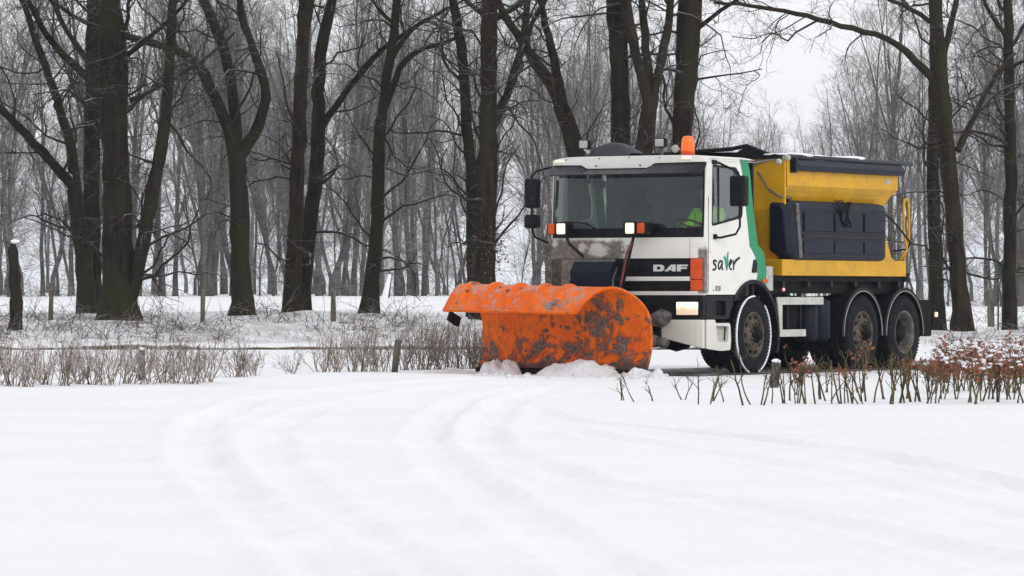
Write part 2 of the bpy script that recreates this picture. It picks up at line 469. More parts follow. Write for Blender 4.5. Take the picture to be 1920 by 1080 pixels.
def lumps(points, rs, flat=.6, seed=0):
    """small uneven lumps of snow"""
    m = MB()
    for i, (p, r) in enumerate(zip(points, rs)):
        bm = bmesh.new(); bmesh.ops.create_icosphere(bm, subdivisions=2, radius=1)
        for v in bm.verts:
            f = 1 + .35 * float(vnoise(v.co.x * 2 + i * 3.1, v.co.y * 2 + v.co.z * 1.7 + seed, 9)); v.co *= f
            v.co = Vector((v.co.x * r, v.co.y * r, v.co.z * r * flat)) + Vector(p)
        m.addbm(bm, None, True)
    return m

TREE_N = 0
def roadside_tree(label, D, limbs, mat='bark', seed=0, twig=1.0, snow=(), leaves=None, flare=True, ext=True, base_hit=None):
    """limbs: [(points [(px, py, width_px)], depth drift in m, extend beyond frame)] - the first is the trunk"""
    rng = np.random.default_rng(100 + seed)
    X0, Y0 = (limbs[0][0][0][0] - 960) / F_PX * D, D
    root = empty('bare_tree', (X0, Y0, Hs(X0, Y0)))
    tag(root, label, 'tree', 'big bare trees along the far verge')
    org = np.array(root.location)
    big, lim = [], []
    for li, (pts, drift, extend) in enumerate(limbs):
        n = len(pts); A = []
        for i, (px, py, wd) in enumerate(pts):
            d = D + drift * (i / max(1, n - 1)) ** 1.3
            A.append([*at(px, py, d), wd / 2 * d / F_PX])
        A = np.array(A)
        if li == 0 and flare:       # run the trunk into the ground with a root flare
            gz = Hs(A[0, 0], A[0, 1]); r0 = A[0, 3]
            A[0, 2] = gz + .35; A = np.vstack([[A[0, 0], A[0, 1], gz - .25, r0 * 1.5], [A[0, 0], A[0, 1], gz + .05, r0 * 1.28], A])
            A[2, 3] = r0 * 1.03
        if extend:
            dv = A[-1, :3] - A[-2, :3]; dv /= np.linalg.norm(dv); p = A[-1].copy(); ex = [A]
            for q in range(3):
                dv = dv + rng.normal(size=3) * .12; dv[2] += .05; dv /= np.linalg.norm(dv)
                p = np.array([*(p[:3] + dv * extend / 3), p[3] * .72]); ex.append(p[None])
            A = np.vstack(ex)
        L = np.linalg.norm(np.diff(A[:, :3], axis=0), axis=1).sum()
        nn = max(6, int(L / .28)); B = resample(A, nn)
        jit = rng.normal(size=(nn, 3)) * .012; jit[:2] = 0; B[:, :3] += jit; B[:, 3] *= 1 + rng.normal(size=nn) * .035
        B[:, :3] -= org
        big.append((B[None, :, :3], B[None, :, 3])); lim.append((B, L, li))
    VQ = tubes(big, 12)
    V, Q = VQ
    V = V + .018 * np.stack([vnoise(V[:, 2] * 3, V[:, 0] * 9 + V[:, 1] * 9, s) for s in (11, 12, 13)], 1) * 1.0
    obj_np('trunk', (V, Q), M[mat], root)
    lv1, lv2, lv3 = [], [], []
    for B, L, li in lim:
        P, R = B[None, :, :3], B[None, :, 3]
        c = max(3, int(L * 2.9 * twig))
        zz = 1.0 if li == 0 else -9
        p1, r1 = branch(P, R, c, (.7, 2.8), (35, 85), .12, 10, .3, .05, 1, .27, .02, .008, rng, zz)
        lv1.append((p1, r1))
        cb = max(1, int(L * .42 * twig))    # a few stronger boughs
        p1b, r1b = branch(P, R, cb, (1.8, 4.2), (30, 70), .22, 12, .45, .3, 1, .25, .015, .012, rng, 2.6)
        lv1.append((p1b, r1b))
    for (p, r), cnt in zip(lv1, [7, 12] * 50):
        if len(p) == 0: continue
        p2, r2 = branch(p, r, cnt, (.3, 1.25), (30, 75), .08, 6, .55, .15, 1, .24, .015, .0045, rng); lv2.append((p2, r2))
        p3, r3 = branch(p2, r2, 4, (.14, .55), (25, 70), .03, 4, .6, .15, 1, .22, .0, .003, rng); lv3.append((p3, r3))
    vq = [tubes([x for x in lv1 if len(x[0])], 5), tubes(lv2, 3), tubes(lv3, 3)]
    obj_np('crown', cat_vq(*vq), M['twig'], root)
    if snow:
        pts = [np.array(at(px, py, D - r * .6)) - org for px, py, r in snow]
        lumps(pts, [q[2] for q in snow], .8, seed).build('snow_patch', M['cling'], root)['kind'] = 'stuff'
    if leaves:
        px, py, rx, rz, n, mt = leaves
        c = at(px, py, D - .5) - org; pp = c + rng.normal(size=(n, 3)) * np.array([rx, .3, rz])
        obj_np('leaves', leaves_np(pp, .035, rng, 3, .05), M[mt], root, False)
    return root

def T(*a): return list(a)
roadside_tree('massive dark oak with the thickest trunk, left of the field, forking low to the right', 94,
  [([(224, 618, 68), (221, 500, 58), (220, 380, 55), (214, 250, 50), (208, 120, 46), (203, -10, 42)], 0, 5),
   ([(234, 600, 24), (246, 556, 26), (257, 515, 26), (275, 420, 26), (293, 330, 25), (308, 240, 21), (317, 140, 19), (321, 60, 18), (323, -10, 16)], -1.2, 4),
   ([(222, 250, 24), (232, 150, 21), (228, 80, 19), (215, -10, 16)], .8, 3),
   ([(246, 188, 9), (290, 168, 8), (340, 140, 7), (385, 110, 6), (440, 60, 5)], 1.5, 0),
   ([(230, 110, 10), (280, 70, 9), (330, 25, 7), (360, -10, 6)], -1.5, 2)], 'bark', 1, 1.0)
roadside_tree('straight dark tree directly behind the massive oak, seen at its left edge', 98,
  [([(172, 590, 36), (172, 450, 33), (173, 300, 31), (175, 150, 29), (176, -10, 27)], 0, 5),
   ([(170, 150, 17), (130, 115, 15), (95, 75, 12), (68, 35, 10), (50, -10, 9)], -1.0, 3),
   ([(168, 120, 12), (120, 50, 10), (95, -10, 8)], 1.2, 2)], 'bark', 2, 1.0, [(172, 596, .12)])
roadside_tree('dark tree leaning left into two long bare limbs, at the left of the massive oak', 96.5,
  [([(163, 588, 34), (158, 500, 32), (150, 430, 32), (142, 375, 30), (137, 345, 26)], 0, 0),
   ([(139, 352, 22), (110, 318, 19), (70, 275, 17), (30, 232, 15), (-10, 195, 13)], -1.6, 3),
   ([(140, 350, 24), (138, 300, 19), (122, 235, 17), (104, 180, 16), (82, 110, 14), (60, 55, 12), (38, -10, 11)], 1.0, 4)], 'bark', 3, 1.0, [(128, 332, .11)])
roadside_tree('dark tree forking into three twisted stems, one bough reaching far left across the massive oak', 99,
  [([(454, 600, 42), (451, 520, 38), (449, 420, 35), (446, 330, 34), (443, 285, 33)], 0, 0),
   ([(440, 295, 26), (432, 245, 22), (405, 190, 21), (385, 140, 20), (355, 100, 18), (300, 83, 15), (240, 70, 13), (185, 55, 10), (130, 25, 8), (80, -10, 6)], -2.2, 0),
   ([(444, 290, 26), (441, 220, 20), (434, 150, 21), (420, 90, 20), (400, 40, 19), (378, -10, 18)], .7, 4),
   ([(450, 290, 26), (472, 262, 22), (496, 215, 20), (503, 175, 19), (490, 130, 17), (472, 90, 16), (455, 45, 15), (446, -10, 14)], -.8, 4)],
  'bark', 4, 1.0, [(437, 270, .10), (433, 288, .07)])
roadside_tree('straight brown tree with its foot touching the leaning tree behind', 101,
  [([(549, 592, 34), (552, 480, 29), (556, 370, 27), (560, 260, 27), (565, 140, 26), (568, 60, 22), (570, -10, 20)], 0, 5),
   ([(566, 90, 14), (578, 50, 12), (585, -10, 11)], .6, 3)], 'bark_b', 5, .8)
roadside_tree('dark tree leaning right from behind the straight brown tree, with a bough to the right', 102.5,
  [([(566, 590, 30), (573, 500, 28), (583, 400, 28), (595, 310, 27), (598, 230, 26), (596, 150, 24), (603, 80, 23), (616, 25, 20), (622, -10, 18)], 0, 4),
   ([(602, 240, 15), (630, 195, 13), (665, 150, 12), (700, 110, 11), (740, 72, 9), (790, 45, 7), (830, 20, 5)], -1.5, 0)], 'bark', 6, .9)
roadside_tree('slender dark tree leaning over to the right near the lone field post', 101,
  [([(692, 592, 34), (697, 530, 28), (705, 450, 26), (708, 360, 24), (710, 280, 23), (716, 210, 20), (726, 140, 18), (738, 70, 17), (746, -10, 15)], 0, 4),
   ([(716, 215, 15), (735, 165, 14), (750, 115, 12), (785, 92, 10), (830, 82, 8), (870, 66, 6)], -1.6, 0),
   ([(734, 110, 11), (757, 70, 10), (785, 40, 8), (840, 20, 6), (880, -8, 5)], 1.3, 0),
   ([(745, 50, 8), (715, 25, 7), (690, -10, 6)], 1, 1)], 'bark', 7, 1.0)
roadside_tree('dark crooked tree just left of the tall brown one above the plough', 100,
  [([(888, 560, 26), (887, 470, 24), (886, 380, 23), (884, 310, 22), (874, 240, 20), (873, 170, 20), (868, 100, 20), (858, 45, 18), (846, -10, 16)], 0, 4),
   ([(888, 350, 16), (905, 280, 15), (932, 220, 16), (955, 165, 16), (975, 105, 15), (985, 50, 13), (990, -10, 12)], 1.5, 3)], 'bark', 8, .9, (), (888, 500, .05, .35, 60, 'brownleaf'))
roadside_tree('tall brown tree above the plough with a sawn-off stub and a tuft of dead leaves', 97,
  [([(907, 560, 46), (910, 480, 38), (913, 390, 36), (915, 300, 34), (916, 200, 32), (917, 90, 32), (917, -10, 30)], 0, 5),
   ([(920, 40, 13), (955, 20, 11), (1000, -10, 9)], 1, 2), ([(912, 30, 11), (880, 8, 9), (860, -12, 8)], .7, 2)], 'bark_b', 9, .8, (), (928, 470, .18, .25, 90, 'brownleaf'))
roadside_tree('olive brown tree slanting left behind the cab roof, split into two stems', 97,
  [([(1092, 570, 46), (1090, 420, 40), (1083, 320, 34), (1078, 275, 34), (1066, 230, 33), (1050, 195, 30)], 0, 0),
   ([(1052, 200, 26), (1030, 150, 22), (1003, 115, 19), (978, 80, 17), (955, 45, 15), (930, -5, 13)], -1.3, 3),
   ([(1056, 205, 20), (1048, 150, 18), (1035, 95, 16), (1022, 45, 14), (1012, -10, 12)], .8, 4),
   ([(985, 88, 9), (1000, 40, 9), (1022, -5, 8)], .6, 2)], 'bark_b', 10, .8)
roadside_tree('upright dark tree behind the cab, leftmost of the three thick trunks above its roof', 96,
  [([(1168, 570, 46), (1166, 400, 40), (1165, 290, 37), (1163, 200, 35), (1161, 110, 34), (1155, 40, 34), (1150, -10, 32)], 0, 5),
   ([(1160, 60, 20), (1172, 25, 19), (1178, -10, 17)], -.6, 3)], 'bark', 11, .8)
roadside_tree('brown tree opening into a narrow fan of stems behind the cab roof', 95,
  [([(1196, 570, 40), (1200, 400, 36), (1207, 280, 33), (1215, 215, 32), (1220, 180, 30)], 0, 0),
   ([(1216, 195, 22), (1204, 150, 19), (1192, 100, 19), (1180, 40, 19), (1172, -10, 18)], -.8, 3),
   ([(1219, 185, 18), (1214, 120, 17), (1208, 60, 15), (1202, -10, 13)], .8, 3),
   ([(1222, 190, 20), (1234, 140, 18), (1246, 85, 17), (1254, 35, 15), (1258, -10, 14)], .3, 3)], 'bark_b', 12, .8)
roadside_tree('thick upright trunk right behind the orange beacon', 96,
  [([(1272, 570, 50), (1273, 420, 44), (1277, 270, 37), (1282, 200, 40), (1288, 120, 44), (1291, 50, 46), (1293, -10, 46)], 0, 5),
   ([(1300, 60, 10), (1330, 35, 8), (1365, 10, 7), (1400, -12, 5)], -1.2, 1), ([(1296, 150, 5), (1330, 146, 4), (1372, 138, 3), (1430, 130, 2)], 1.4, 0)], 'bark_b', 13, .8)
roadside_tree('tall brown tree right of the truck with a long bough arching left over the hopper', 98,
  [([(1806, 642, 40), (1800, 560, 33), (1792, 470, 31), (1786, 380, 31), (1776, 290, 31), (1768, 210, 32), (1762, 120, 30), (1756, 50, 27), (1754, -10, 25)], 0, 5),
   ([(1748, 146, 17), (1725, 122, 15), (1695, 90, 13), (1655, 68, 12), (1600, 54, 11), (1555, 44, 11), (1505, 27, 9), (1455, 18, 8), (1400, 10, 7), (1340, 4, 6)], -2.5, 0),
   ([(1795, 282, 14), (1815, 245, 13), (1835, 200, 11), (1855, 160, 9), (1880, 125, 7), (1905, 100, 5)], 1.3, 0),
   ([(1768, 110, 13), (1776, 70, 12), (1788, 30, 11), (1796, -10, 10)], .8, 3),
   ([(1742, 40, 10), (1722, 18, 9), (1690, 8, 8), (1655, -6, 6)], -1, 1)], 'bark_b', 14, .9)
roadside_tree('dark straight tree half hidden behind the tall brown tree right of the truck', 103,
  [([(1758, 602, 30), (1755, 500, 27), (1751, 400, 25), (1750, 300, 24), (1751, 200, 22), (1753, 100, 20), (1756, -10, 18)], 0, 5)], 'bark', 15, .7)
roadside_tree('slim dark tree at the far right edge beside the green signpost', 101,
  [([(1893, 610, 27), (1893, 500, 24), (1894, 400, 24), (1895, 300, 24), (1893, 200, 20), (1892, 100, 19), (1890, -10, 17)], 0, 5),
   ([(1889, 70, 10), (1868, 45, 8), (1850, 15, 7), (1838, -10, 6)], -.8, 1),
   ([(1895, 90, 8), (1915, 60, 7), (1935, 20, 6)], .8, 1)], 'bark', 16, .9)

# broken stump at the left edge
x, y, z = hit(28, 618)
st = empty('tree_stump', (x, y, z)); tag(st, 'tall broken dark tree stump at the left edge of the photo', 'tree stump')
ks = np.linspace(0, 1, 12); hh = 165 / F_PX * y
P = np.stack([.03 * np.sin(ks * 5), 0 * ks, -.15 + ks * (hh + .15)], 1); R = .13 * (1.25 - .5 * ks + .12 * np.sin(ks * 23)); R[-1] *= .35; R[0] *= 1.2
P = P + RNG.normal(size=P.shape) * .008
obj_np('trunk', tubes([(P[None], R[None])], 10), M['bark'], st)
lumps([(0, 0, hh)], [.1], .5).build('snow_cap', M['cling'], st)

# ------------------------------------------------------------------ the grey wood behind the field
def wood_proto(h, r, seed, dense=1.0, low=.2, spread=1.0):
    rng = np.random.default_rng(seed); n = 14; t = np.linspace(0, 1, n)
    P = np.stack([np.cumsum(np.cumsum(rng.normal(size=n) * .055)) * spread, np.cumsum(np.cumsum(rng.normal(size=n) * .055)), t * h - .3], 1); P[0, :2] = P[1, :2] = 0
    R = r * (1 - .88 * t) ; R[0] *= 1.3
    P, R = P[None], R[None]
    if spread > 1.2:      # forked
        P2, R2 = branch(P, R, 3, (h * .35, h * .55), (14, 26), .4, 9, .75, .25, .5, .08, -.02, .02, rng)
    else:
        P2, R2 = branch(P, R, 1, (h * .35, h * .5), (12, 20), .4, 9, .6, .4, .6, .08, -.02, .02, rng)
    p1, r1 = branch(P, R, int(26 * dense), (1.4, 4.4), (28, 62), .30, 8, .42, low, 1, .13, -.01, .014, rng)
    p1b, r1b = branch(P2, R2, int(9 * dense), (1.4, 4.0), (28, 55), .30, 8, .42, .2, 1, .13, -.01, .014, rng)
    pl, rl = branch(P, R, int(8 * dense), (.8, 2.6), (60, 100), .0, 8, .2, .08, .4, .14, .01, .010, rng)
    p1 = np.concatenate([p1, p1b, pl]); r1 = np.concatenate([r1, r1b, rl])
    p2, r2 = branch(p1, r1, 7, (.6, 2.0), (25, 60), .18, 5, .6, .15, 1, .16, -.01, .0075, rng)
    p3, r3 = branch(p2, r2, 4, (.3, 1.0), (25, 60), .1, 3, .6, .2, 1, .15, 0, .0045, rng)
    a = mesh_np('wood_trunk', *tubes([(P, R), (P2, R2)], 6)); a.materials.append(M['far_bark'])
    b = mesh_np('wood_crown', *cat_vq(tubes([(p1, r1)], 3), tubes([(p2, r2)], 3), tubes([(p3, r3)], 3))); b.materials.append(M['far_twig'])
    return a, b
PROTO = [wood_proto(17.5, .145, 1, 1.0, .32), wood_proto(16, .115, 2, 1.0, .28), wood_proto(19, .18, 3, 1.0, .35), wood_proto(14.5, .09, 4, 1.0, .25),
         wood_proto(17, .16, 5, 1.0, .2, 1.6), wood_proto(14, .09, 6, 1.0, .18, 1.6), wood_proto(18, .125, 8, .9, .4)]
YOUNG = [wood_proto(9, .06, 11, .5, .2, 1.3), wood_proto(11, .07, 12, .5, .25, 1.0), wood_proto(7, .05, 13, .5, .1, 1.5)]

def wood_tree(protos, i, x, y, s, label, group):
    a, b = protos[i % len(protos)]
    r = empty('wood_tree', (x, y, Hs(x, y)), random.uniform(0, 6.28)); r.scale = (s, s, s * random.uniform(.92, 1.08))
    tag(r, label, 'tree', group)
    link(bpy.data.objects.new('trunk', a), r); link(bpy.data.objects.new('crown', b), r)

rw = np.random.default_rng(21)
def edge_depth(px):
    """distance of the edge of the wood for a photo column"""
    return float(np.interp(px, [-400, 0, 300, 860, 1100, 1300, 1420, 1540, 1620, 1750, 1920, 2100], [172, 176, 186, 196, 205, 250, 330, 330, 255, 215, 190, 185]))
placed = []
def scatter(n, d0, d1, px0, px1, mind):
    o = []; tries = 0
    while len(o) < n and tries < n * 60:
        tries += 1
        px = rw.uniform(px0, px1); e = edge_depth(px)
        y = e + d0 + (d1 - d0) * rw.random() ** 1.25; x = (px - 960) / F_PX * y
        if all((x - a) ** 2 + (y - b) ** 2 > mind ** 2 for a, b in placed): placed.append((x, y)); o.append((px, x, y))
    return o
for i, (px, x, y) in enumerate(scatter(195, 0, 75, -220, 2140, 1.15)):
    s = rw.uniform(.82, 1.1) * (.80 if 1380 < px < 1600 else .92 if 1300 < px < 1660 else 1)
    wood_tree(PROTO, int(rw.integers(99)), x, y, s, 'slender grey bare tree in the hazy wood beyond the snowy field', 'grey trees of the wood beyond the field')
for i, (px, x, y) in enumerate(scatter(60, -3, 40, -120, 2040, .9)):
    wood_tree(YOUNG, int(rw.integers(99)), x, y, rw.uniform(.8, 1.2), 'thin young bare tree among the grey trunks at the edge of the wood', 'thin young trees of the wood')

def far_wood():
    a, b = wood_proto(19, .17, 31, .75, .18)
    a2, b2 = wood_proto(17, .15, 32, .75, .15, 1.5)
    src = []
    for p in (a, b, a2, b2):
        v = np.zeros(len(p.vertices) * 3, np.float32); p.vertices.foreach_get('co', v)
        q = np.zeros(len(p.loops), np.int32); p.loops.foreach_get('vertex_index', q); src.append((v.reshape(-1, 3), q.reshape(-1, 4)))
    T_, W_ = [], []
    for i in range(56):
        px = rw.uniform(-300, 2220); y = edge_depth(px) + rw.uniform(85, 190); x = (px - 960) / F_PX * y
        z = Hs(x, y); an = rw.uniform(0, 6.28); s = rw.uniform(.8, 1.12) * (.68 if 1380 < px < 1600 else .82 if 1300 < px < 1660 else 1)
        R = np.array([[math.cos(an), -math.sin(an), 0], [math.sin(an), math.cos(an), 0], [0, 0, 1]]) * s
        kx = 2 * (i % 2)
        T_.append((src[kx][0] @ R.T + [x, y, z], src[kx][1])); W_.append((src[kx + 1][0] @ R.T + [x, y, z], src[kx + 1][1]))
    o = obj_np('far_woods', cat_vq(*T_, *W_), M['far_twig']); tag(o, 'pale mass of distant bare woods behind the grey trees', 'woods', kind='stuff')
far_wood()

# brush at the foot of the wood
def thicket(name, spots, mat, n, ln, r, label, cat, wob=.2, up=.5):
    rng = np.random.default_rng(5); base = []
    for (x, y, z, s) in spots:
        for _ in range(n):
            d = rng.normal(size=3); d[2] = abs(d[2]) + up; d /= np.linalg.norm(d); base.append((x + rng.normal() * .22 * s, y + rng.normal() * .22 * s, z - .03, *d, s))
    B = np.array(base); K = len(B); p = B[:, :3]; d = B[:, 3:6]; L = rng.uniform(*ln, K) * B[:, 6]; o = [p]
    for _ in range(6):
        d = d + rng.normal(size=(K, 3)) * wob; d[:, 2] -= .10; d /= np.linalg.norm(d, axis=1, keepdims=True); p = p + d * (L / 6)[:, None]; o.append(p)
    P = np.stack(o, 1); R = np.repeat(np.linspace(r, r * .4, 7)[None], K, 0)
    p2, r2 = branch(P, R, 3, (ln[0] * .3, ln[1] * .45), (30, 70), .1, 4, .7, .2, 1, .2, .02, r * .5, rng)
    o = obj_np(name, cat_vq(tubes([(P, R)], 3), tubes([(p2, r2)], 3)), M[mat]); tag(o, label, cat, kind='stuff'); return o
sp = []
for _ in range(90):
    px = rw.uniform(-60, 2000); y = edge_depth(px) + rw.uniform(-4, 30); x = (px - 960) / F_PX * y; sp.append((x, y, Hs(x, y), rw.uniform(.7, 1.6)))
thicket('wood_undergrowth', sp, 'far_twig', 8, (1.0, 2.4), .010, 'grey brush along the foot of the hazy wood', 'undergrowth')
sp = []
for _ in range(62):
    px, py = (840 * rw.random() ** 1.7 - 30, rw.uniform(592, 642)) if rw.random() < .7 else (rw.uniform(1760, 1960), rw.uniform(598, 650))
    x, y, z = hit(px, py); sp.append((x, y, z, rw.uniform(.5, 1.1)))
for px, py in ((235, 610), (300, 606), (320, 615), (150, 628), (120, 622), (60, 630), (480, 600), (500, 590), (700, 600), (720, 604)):
    for _ in range(2):
        x, y, z = hit(px + rw.normal() * 18, py + rw.normal() * 5); sp.append((x, y, z, rw.uniform(.7, 1.3)))
thicket('brambles', sp, 'bramble', 9, (.35, 1.1), .0075, 'dark bramble and briar tangle on the snowy bank under the trees', 'brambles', .28, .35)
sp = []
for _ in range(150):
    px, py = (rw.uniform(-30, 900), rw.uniform(586, 645)) if rw.random() < .75 else (rw.uniform(1740, 1960), rw.uniform(592, 650))
    x, y, z = hit(px, py); sp.append((x, y, z, rw.uniform(.5, 1.2)))
thicket('withered_grass', sp, 'grass', 7, (.12, .34), .004, 'withered tan grass poking through the snow of the bank', 'grass', .12, .9)
# ------------------------------------------------------------------ the snow plough truck (local axes: x forward, y to its left, z up)
TH = rad(31.5)
TRUCK = empty('snow_plough_truck', (2.276, 59.021, 0.0), math.atan2(-math.cos(TH), -math.sin(TH)))
tag(TRUCK, 'white, green and yellow gritter truck with a muddy orange snow plough on its front', 'truck')

# paints
def dirty_white():
    k = NT('cab_white'); x, y, z = k.xyz()
    n = k.noise(3.2, 6, .7); n2 = k.noise(14, 5, .7)
    wob = k.math('ADD', k.math('MULTIPLY', n, .9), k.math('MULTIPLY', n2, .35))
    side = k.ramp(k.math('ADD', y, k.math('MULTIPLY', wob, -.55)), -.42, -.30, 1, 0)      # mud over the co-driver's half of the front
    low = k.ramp(k.math('ADD', z, k.math('MULTIPLY', wob, .18)), 1.90, 1.98, 1, 0)
    front = k.ramp(x, 1.2, 1.26)
    f = k.math('MULTIPLY', k.math('MULTIPLY', side, low), front)
    for cy, cz, ry, rz in ((-.66, 1.73, .07, .07), (-.42, 1.69, .15, .09), (-1.14, 1.79, .06, .05)):   # patches wiped clean
        q = k.math('ADD', k.math('POWER', k.math('DIVIDE', k.math('SUBTRACT', y, cy), ry), 2), k.math('POWER', k.math('DIVIDE', k.math('SUBTRACT', z, cz), rz), 2))
        q = k.math('ADD', q, k.math('MULTIPLY', k.math('SUBTRACT', k.noise(9, 7, .75), .5), 5.5))
        f = k.math('MULTIPLY', f, k.ramp(q, .3, 1.5, .35, 1))
    # spray up the leading edge of the door and specks along the bottom
    ed = k.math('MULTIPLY', k.ramp(k.math('ADD', x, k.math('MULTIPLY', n2, .10)), 1.315, 1.352), k.math('MULTIPLY', k.ramp(z, 1.75, 1.66), k.ramp(y, 1.1, 1.13)))
    ed = k.math('MULTIPLY', ed, k.ramp(z, 1.08, 1.12))
    lowd = k.math('MULTIPLY', k.ramp(k.math('ADD', z, k.math('MULTIPLY', n2, -.5)), .35, .75, 1, 0), .35)
    grime = k.math('MULTIPLY', k.ramp(n, .45, .75), .18)
    mud = k.mix(k.ramp(n2, .35, .65), (.085, .072, .062), (.21, .18, .158))
    c = k.mix(k.math('MAXIMUM', grime, lowd), (.74, .735, .69), (.40, .36, .30))
    c = k.mix(k.math('MULTIPLY', k.math('MAXIMUM', f, ed), .93), c, mud)
    k.set(c, k.math('ADD', .4, k.math('MULTIPLY', f, .5)), 0, .3); return k.m
M['white'] = dirty_white()
M['green'] = plain('cab_green', (.004, .25, .10), .4, 0, .15, 4, 0, (.10, .16, .12), .4)
M['yellow'] = plain('hopper_yellow', (.60, .315, .003), .45, 0, .12, 2, 0, (.40, .22, .02), .55)
M['black'] = plain('black_plastic', (.008, .008, .010), .45, 0, .35, 6, .1, (.03, .028, .026), .5)
M['chassis'] = plain('dirty_chassis', (.007, .0065, .0065), .75, 0, .5, 5, .3, (.025, .022, .02), .5)
M['dark'] = plain('dark_grey', (.018, .0185, .022), .5, 0, .3, 6, .1, (.05, .047, .044), .4)
M['navy'] = plain('navy_metal', (.007, .011, .022), .35, 0, .2, 5)
M['tankblue'] = plain('brine_tank_plastic', (.0085, .012, .023), .42, 0, .25, 3, .15, (.03, .03, .032), .4)
M['rubber'] = plain('tyre_rubber', (.009, .009, .012), .8, 0, .4, 7, .4, (.035, .034, .038), .5)
M['dusty'] = plain('dusty_rim', (.105, .085, .066), .8, 0, .6, 9, .4, (.02, .018, .016), .85)
M['greyrim'] = plain('grey_rim', (.13, .12, .108), .6, 0, .4, 8, .2, (.025, .023, .022), .7)
M['alu'] = plain('grey_aluminium', (.44, .44, .42), .5, .3, .2, 8, 0, (.25, .23, .21), .5)
M['bar'] = plain('side_guard_paint', (.50, .49, .46), .5, 0, .15, 5, 0, (.28, .26, .23), .5)
M['orange_lens'] = plain('orange_lens', (.62, .07, .006), .2, 0, .15, 9)
M['amber_lens'] = plain('amber_lens', (.70, .13, .01), .2, 0, .15, 12)
M['lamp_on'] = emit('lit_lamp', (1, .86, .58), 1.2)
kk = NT('lit_headlamp'); kk.set((.6, .6, .55), .1); kk.b.inputs['Emission Strength'].default_value = 1.5
hx = kk.xyz(); kk.l(kk.mix(kk.ramp(kk.math('ADD', kk.math('MULTIPLY', kk.noise(9, 4), .6), kk.math('MULTIPLY', kk.ramp(hx[2], .81, .97), .45)), .42, .80), (.32, .17, .06), (1.15, .92, .52)), kk.b.inputs['Emission Color']); M['head_on'] = kk.m
M['marker'] = emit('marker_lamp', (1, .55, .22), .35)
M['red_on'] = emit('red_marker', (1, .05, .03), 1.2)
M['side_on'] = emit('side_marker', (1, .30, .10), 2.2)
kb_ = NT('beacon_plastic'); kb_.set((.85, .13, .01), .2); kb_.b.inputs['Transmission Weight'].default_value = .25
kb_.b.inputs['Emission Color'].default_value = (1, .14, .01, 1); kb_.b.inputs['Emission Strength'].default_value = .45; M['beacon'] = kb_.m
M['mud'] = plain('muddy_panel', (.13, .112, .095), .85, 0, .4, 6, .4, (.45, .43, .40), .6)
M['chrome'] = plain('bright_letters', (.62, .62, .62), .3, .3, .05)
M['glass'] = glass('windscreen_glass', (.82, .89, .89), .8, .045)
M['sideglass'] = glass('side_glass', (.92, .95, .94), .45, .0)
M['visor'] = plain('smoked_visor', (.018, .017, .024), .28, 0, .2, 5)
M['tarp'] = plain('grey_tarpaulin', (.032, .036, .044), .6, 0, .25, 3, .3)
M['seat'] = plain('seat_cloth', (.028, .028, .034), .9, 0, .3, 8)
M['paleblue'] = plain('interior_lining', (.085, .10, .105), .8, 0, .2, 4)
M['ink'] = plain('black_lettering', (.012, .012, .012), .5, 0, .1)
M['teal'] = plain('green_lettering', (.02, .30, .22), .5, 0, .1)
M['hose'] = plain('black_hose', (.01, .01, .01), .5)
M['redhose'] = plain('red_hose', (.16, .035, .035), .6)
M['mirror'] = plain('mirror_glass', (.6, .6, .6), .05, 1, .02)

def FX(y, z):       # front face of the cab: raked above the sill, rounded at the corners
    return 1.43 - max(0, z - 1.75) * .05 - .062 * (abs(y) / 1.2) ** 9
def fstrip(mb, y0, y1, zlo, zhi, off=0.0, th=.03, ny=12, nz=2):
    """a piece of the front skin between two heights, following the face"""
    lo = zlo if callable(zlo) else (lambda y: zlo); hi = zhi if callable(zhi) else (lambda y: zhi)
    vs, fs = [], []; n = (ny + 1) * (nz + 1)
    for o in (off, off - th):
        for i in range(ny + 1):
            y = y0 + (y1 - y0) * i / ny
            for j in range(nz + 1):
                z = lo(y) + (hi(y) - lo(y)) * j / nz; vs.append((FX(y, z) + o, y, z))
    id_ = lambda s, i, j: s * n + i * (nz + 1) + j
    for i in range(ny):
        for j in range(nz):
            fs.append((id_(0, i, j), id_(0, i + 1, j), id_(0, i + 1, j + 1), id_(0, i, j + 1)))
            fs.append((id_(1, i, j), id_(1, i, j + 1), id_(1, i + 1, j + 1), id_(1, i + 1, j)))
        fs.append((id_(0, i, 0), id_(1, i, 0), id_(1, i + 1, 0), id_(0, i + 1, 0))); fs.append((id_(0, i, nz), id_(0, i + 1, nz), id_(1, i + 1, nz), id_(1, i, nz)))
    for j in range(nz):
        fs.append((id_(0, 0, j), id_(0, 0, j + 1), id_(1, 0, j + 1), id_(1, 0, j))); fs.append((id_(0, ny, j), id_(1, ny, j), id_(1, ny, j + 1), id_(0, ny, j + 1)))
    return mb.add(vs, fs, False)
def P_(name, mb, m, parent=TRUCK, label=None, bevel=0):
    o = mb.build(name, M[m], parent, True, bevel)
    if label: o['label'] = label
    return o
YW = 1.2
# --- cab: front
P_('front_panel', fstrip(MB(), -1.2, .995, 1.575, 1.855, 0, .04, 24, 3), 'white')
cp = MB(); fstrip(cp, 1.003, 1.2, 1.575, 1.855, 0, .04, 6, 3)
P_('corner_panel', cp, 'white')
P_('pillar', fstrip(MB(), 1.188, 1.203, 1.858, 2.855, .002, .05, 2, 6), 'white'); P_('pillar', fstrip(MB(), -1.2, -1.185, 1.858, 2.855, .002, .05, 2, 6), 'white')
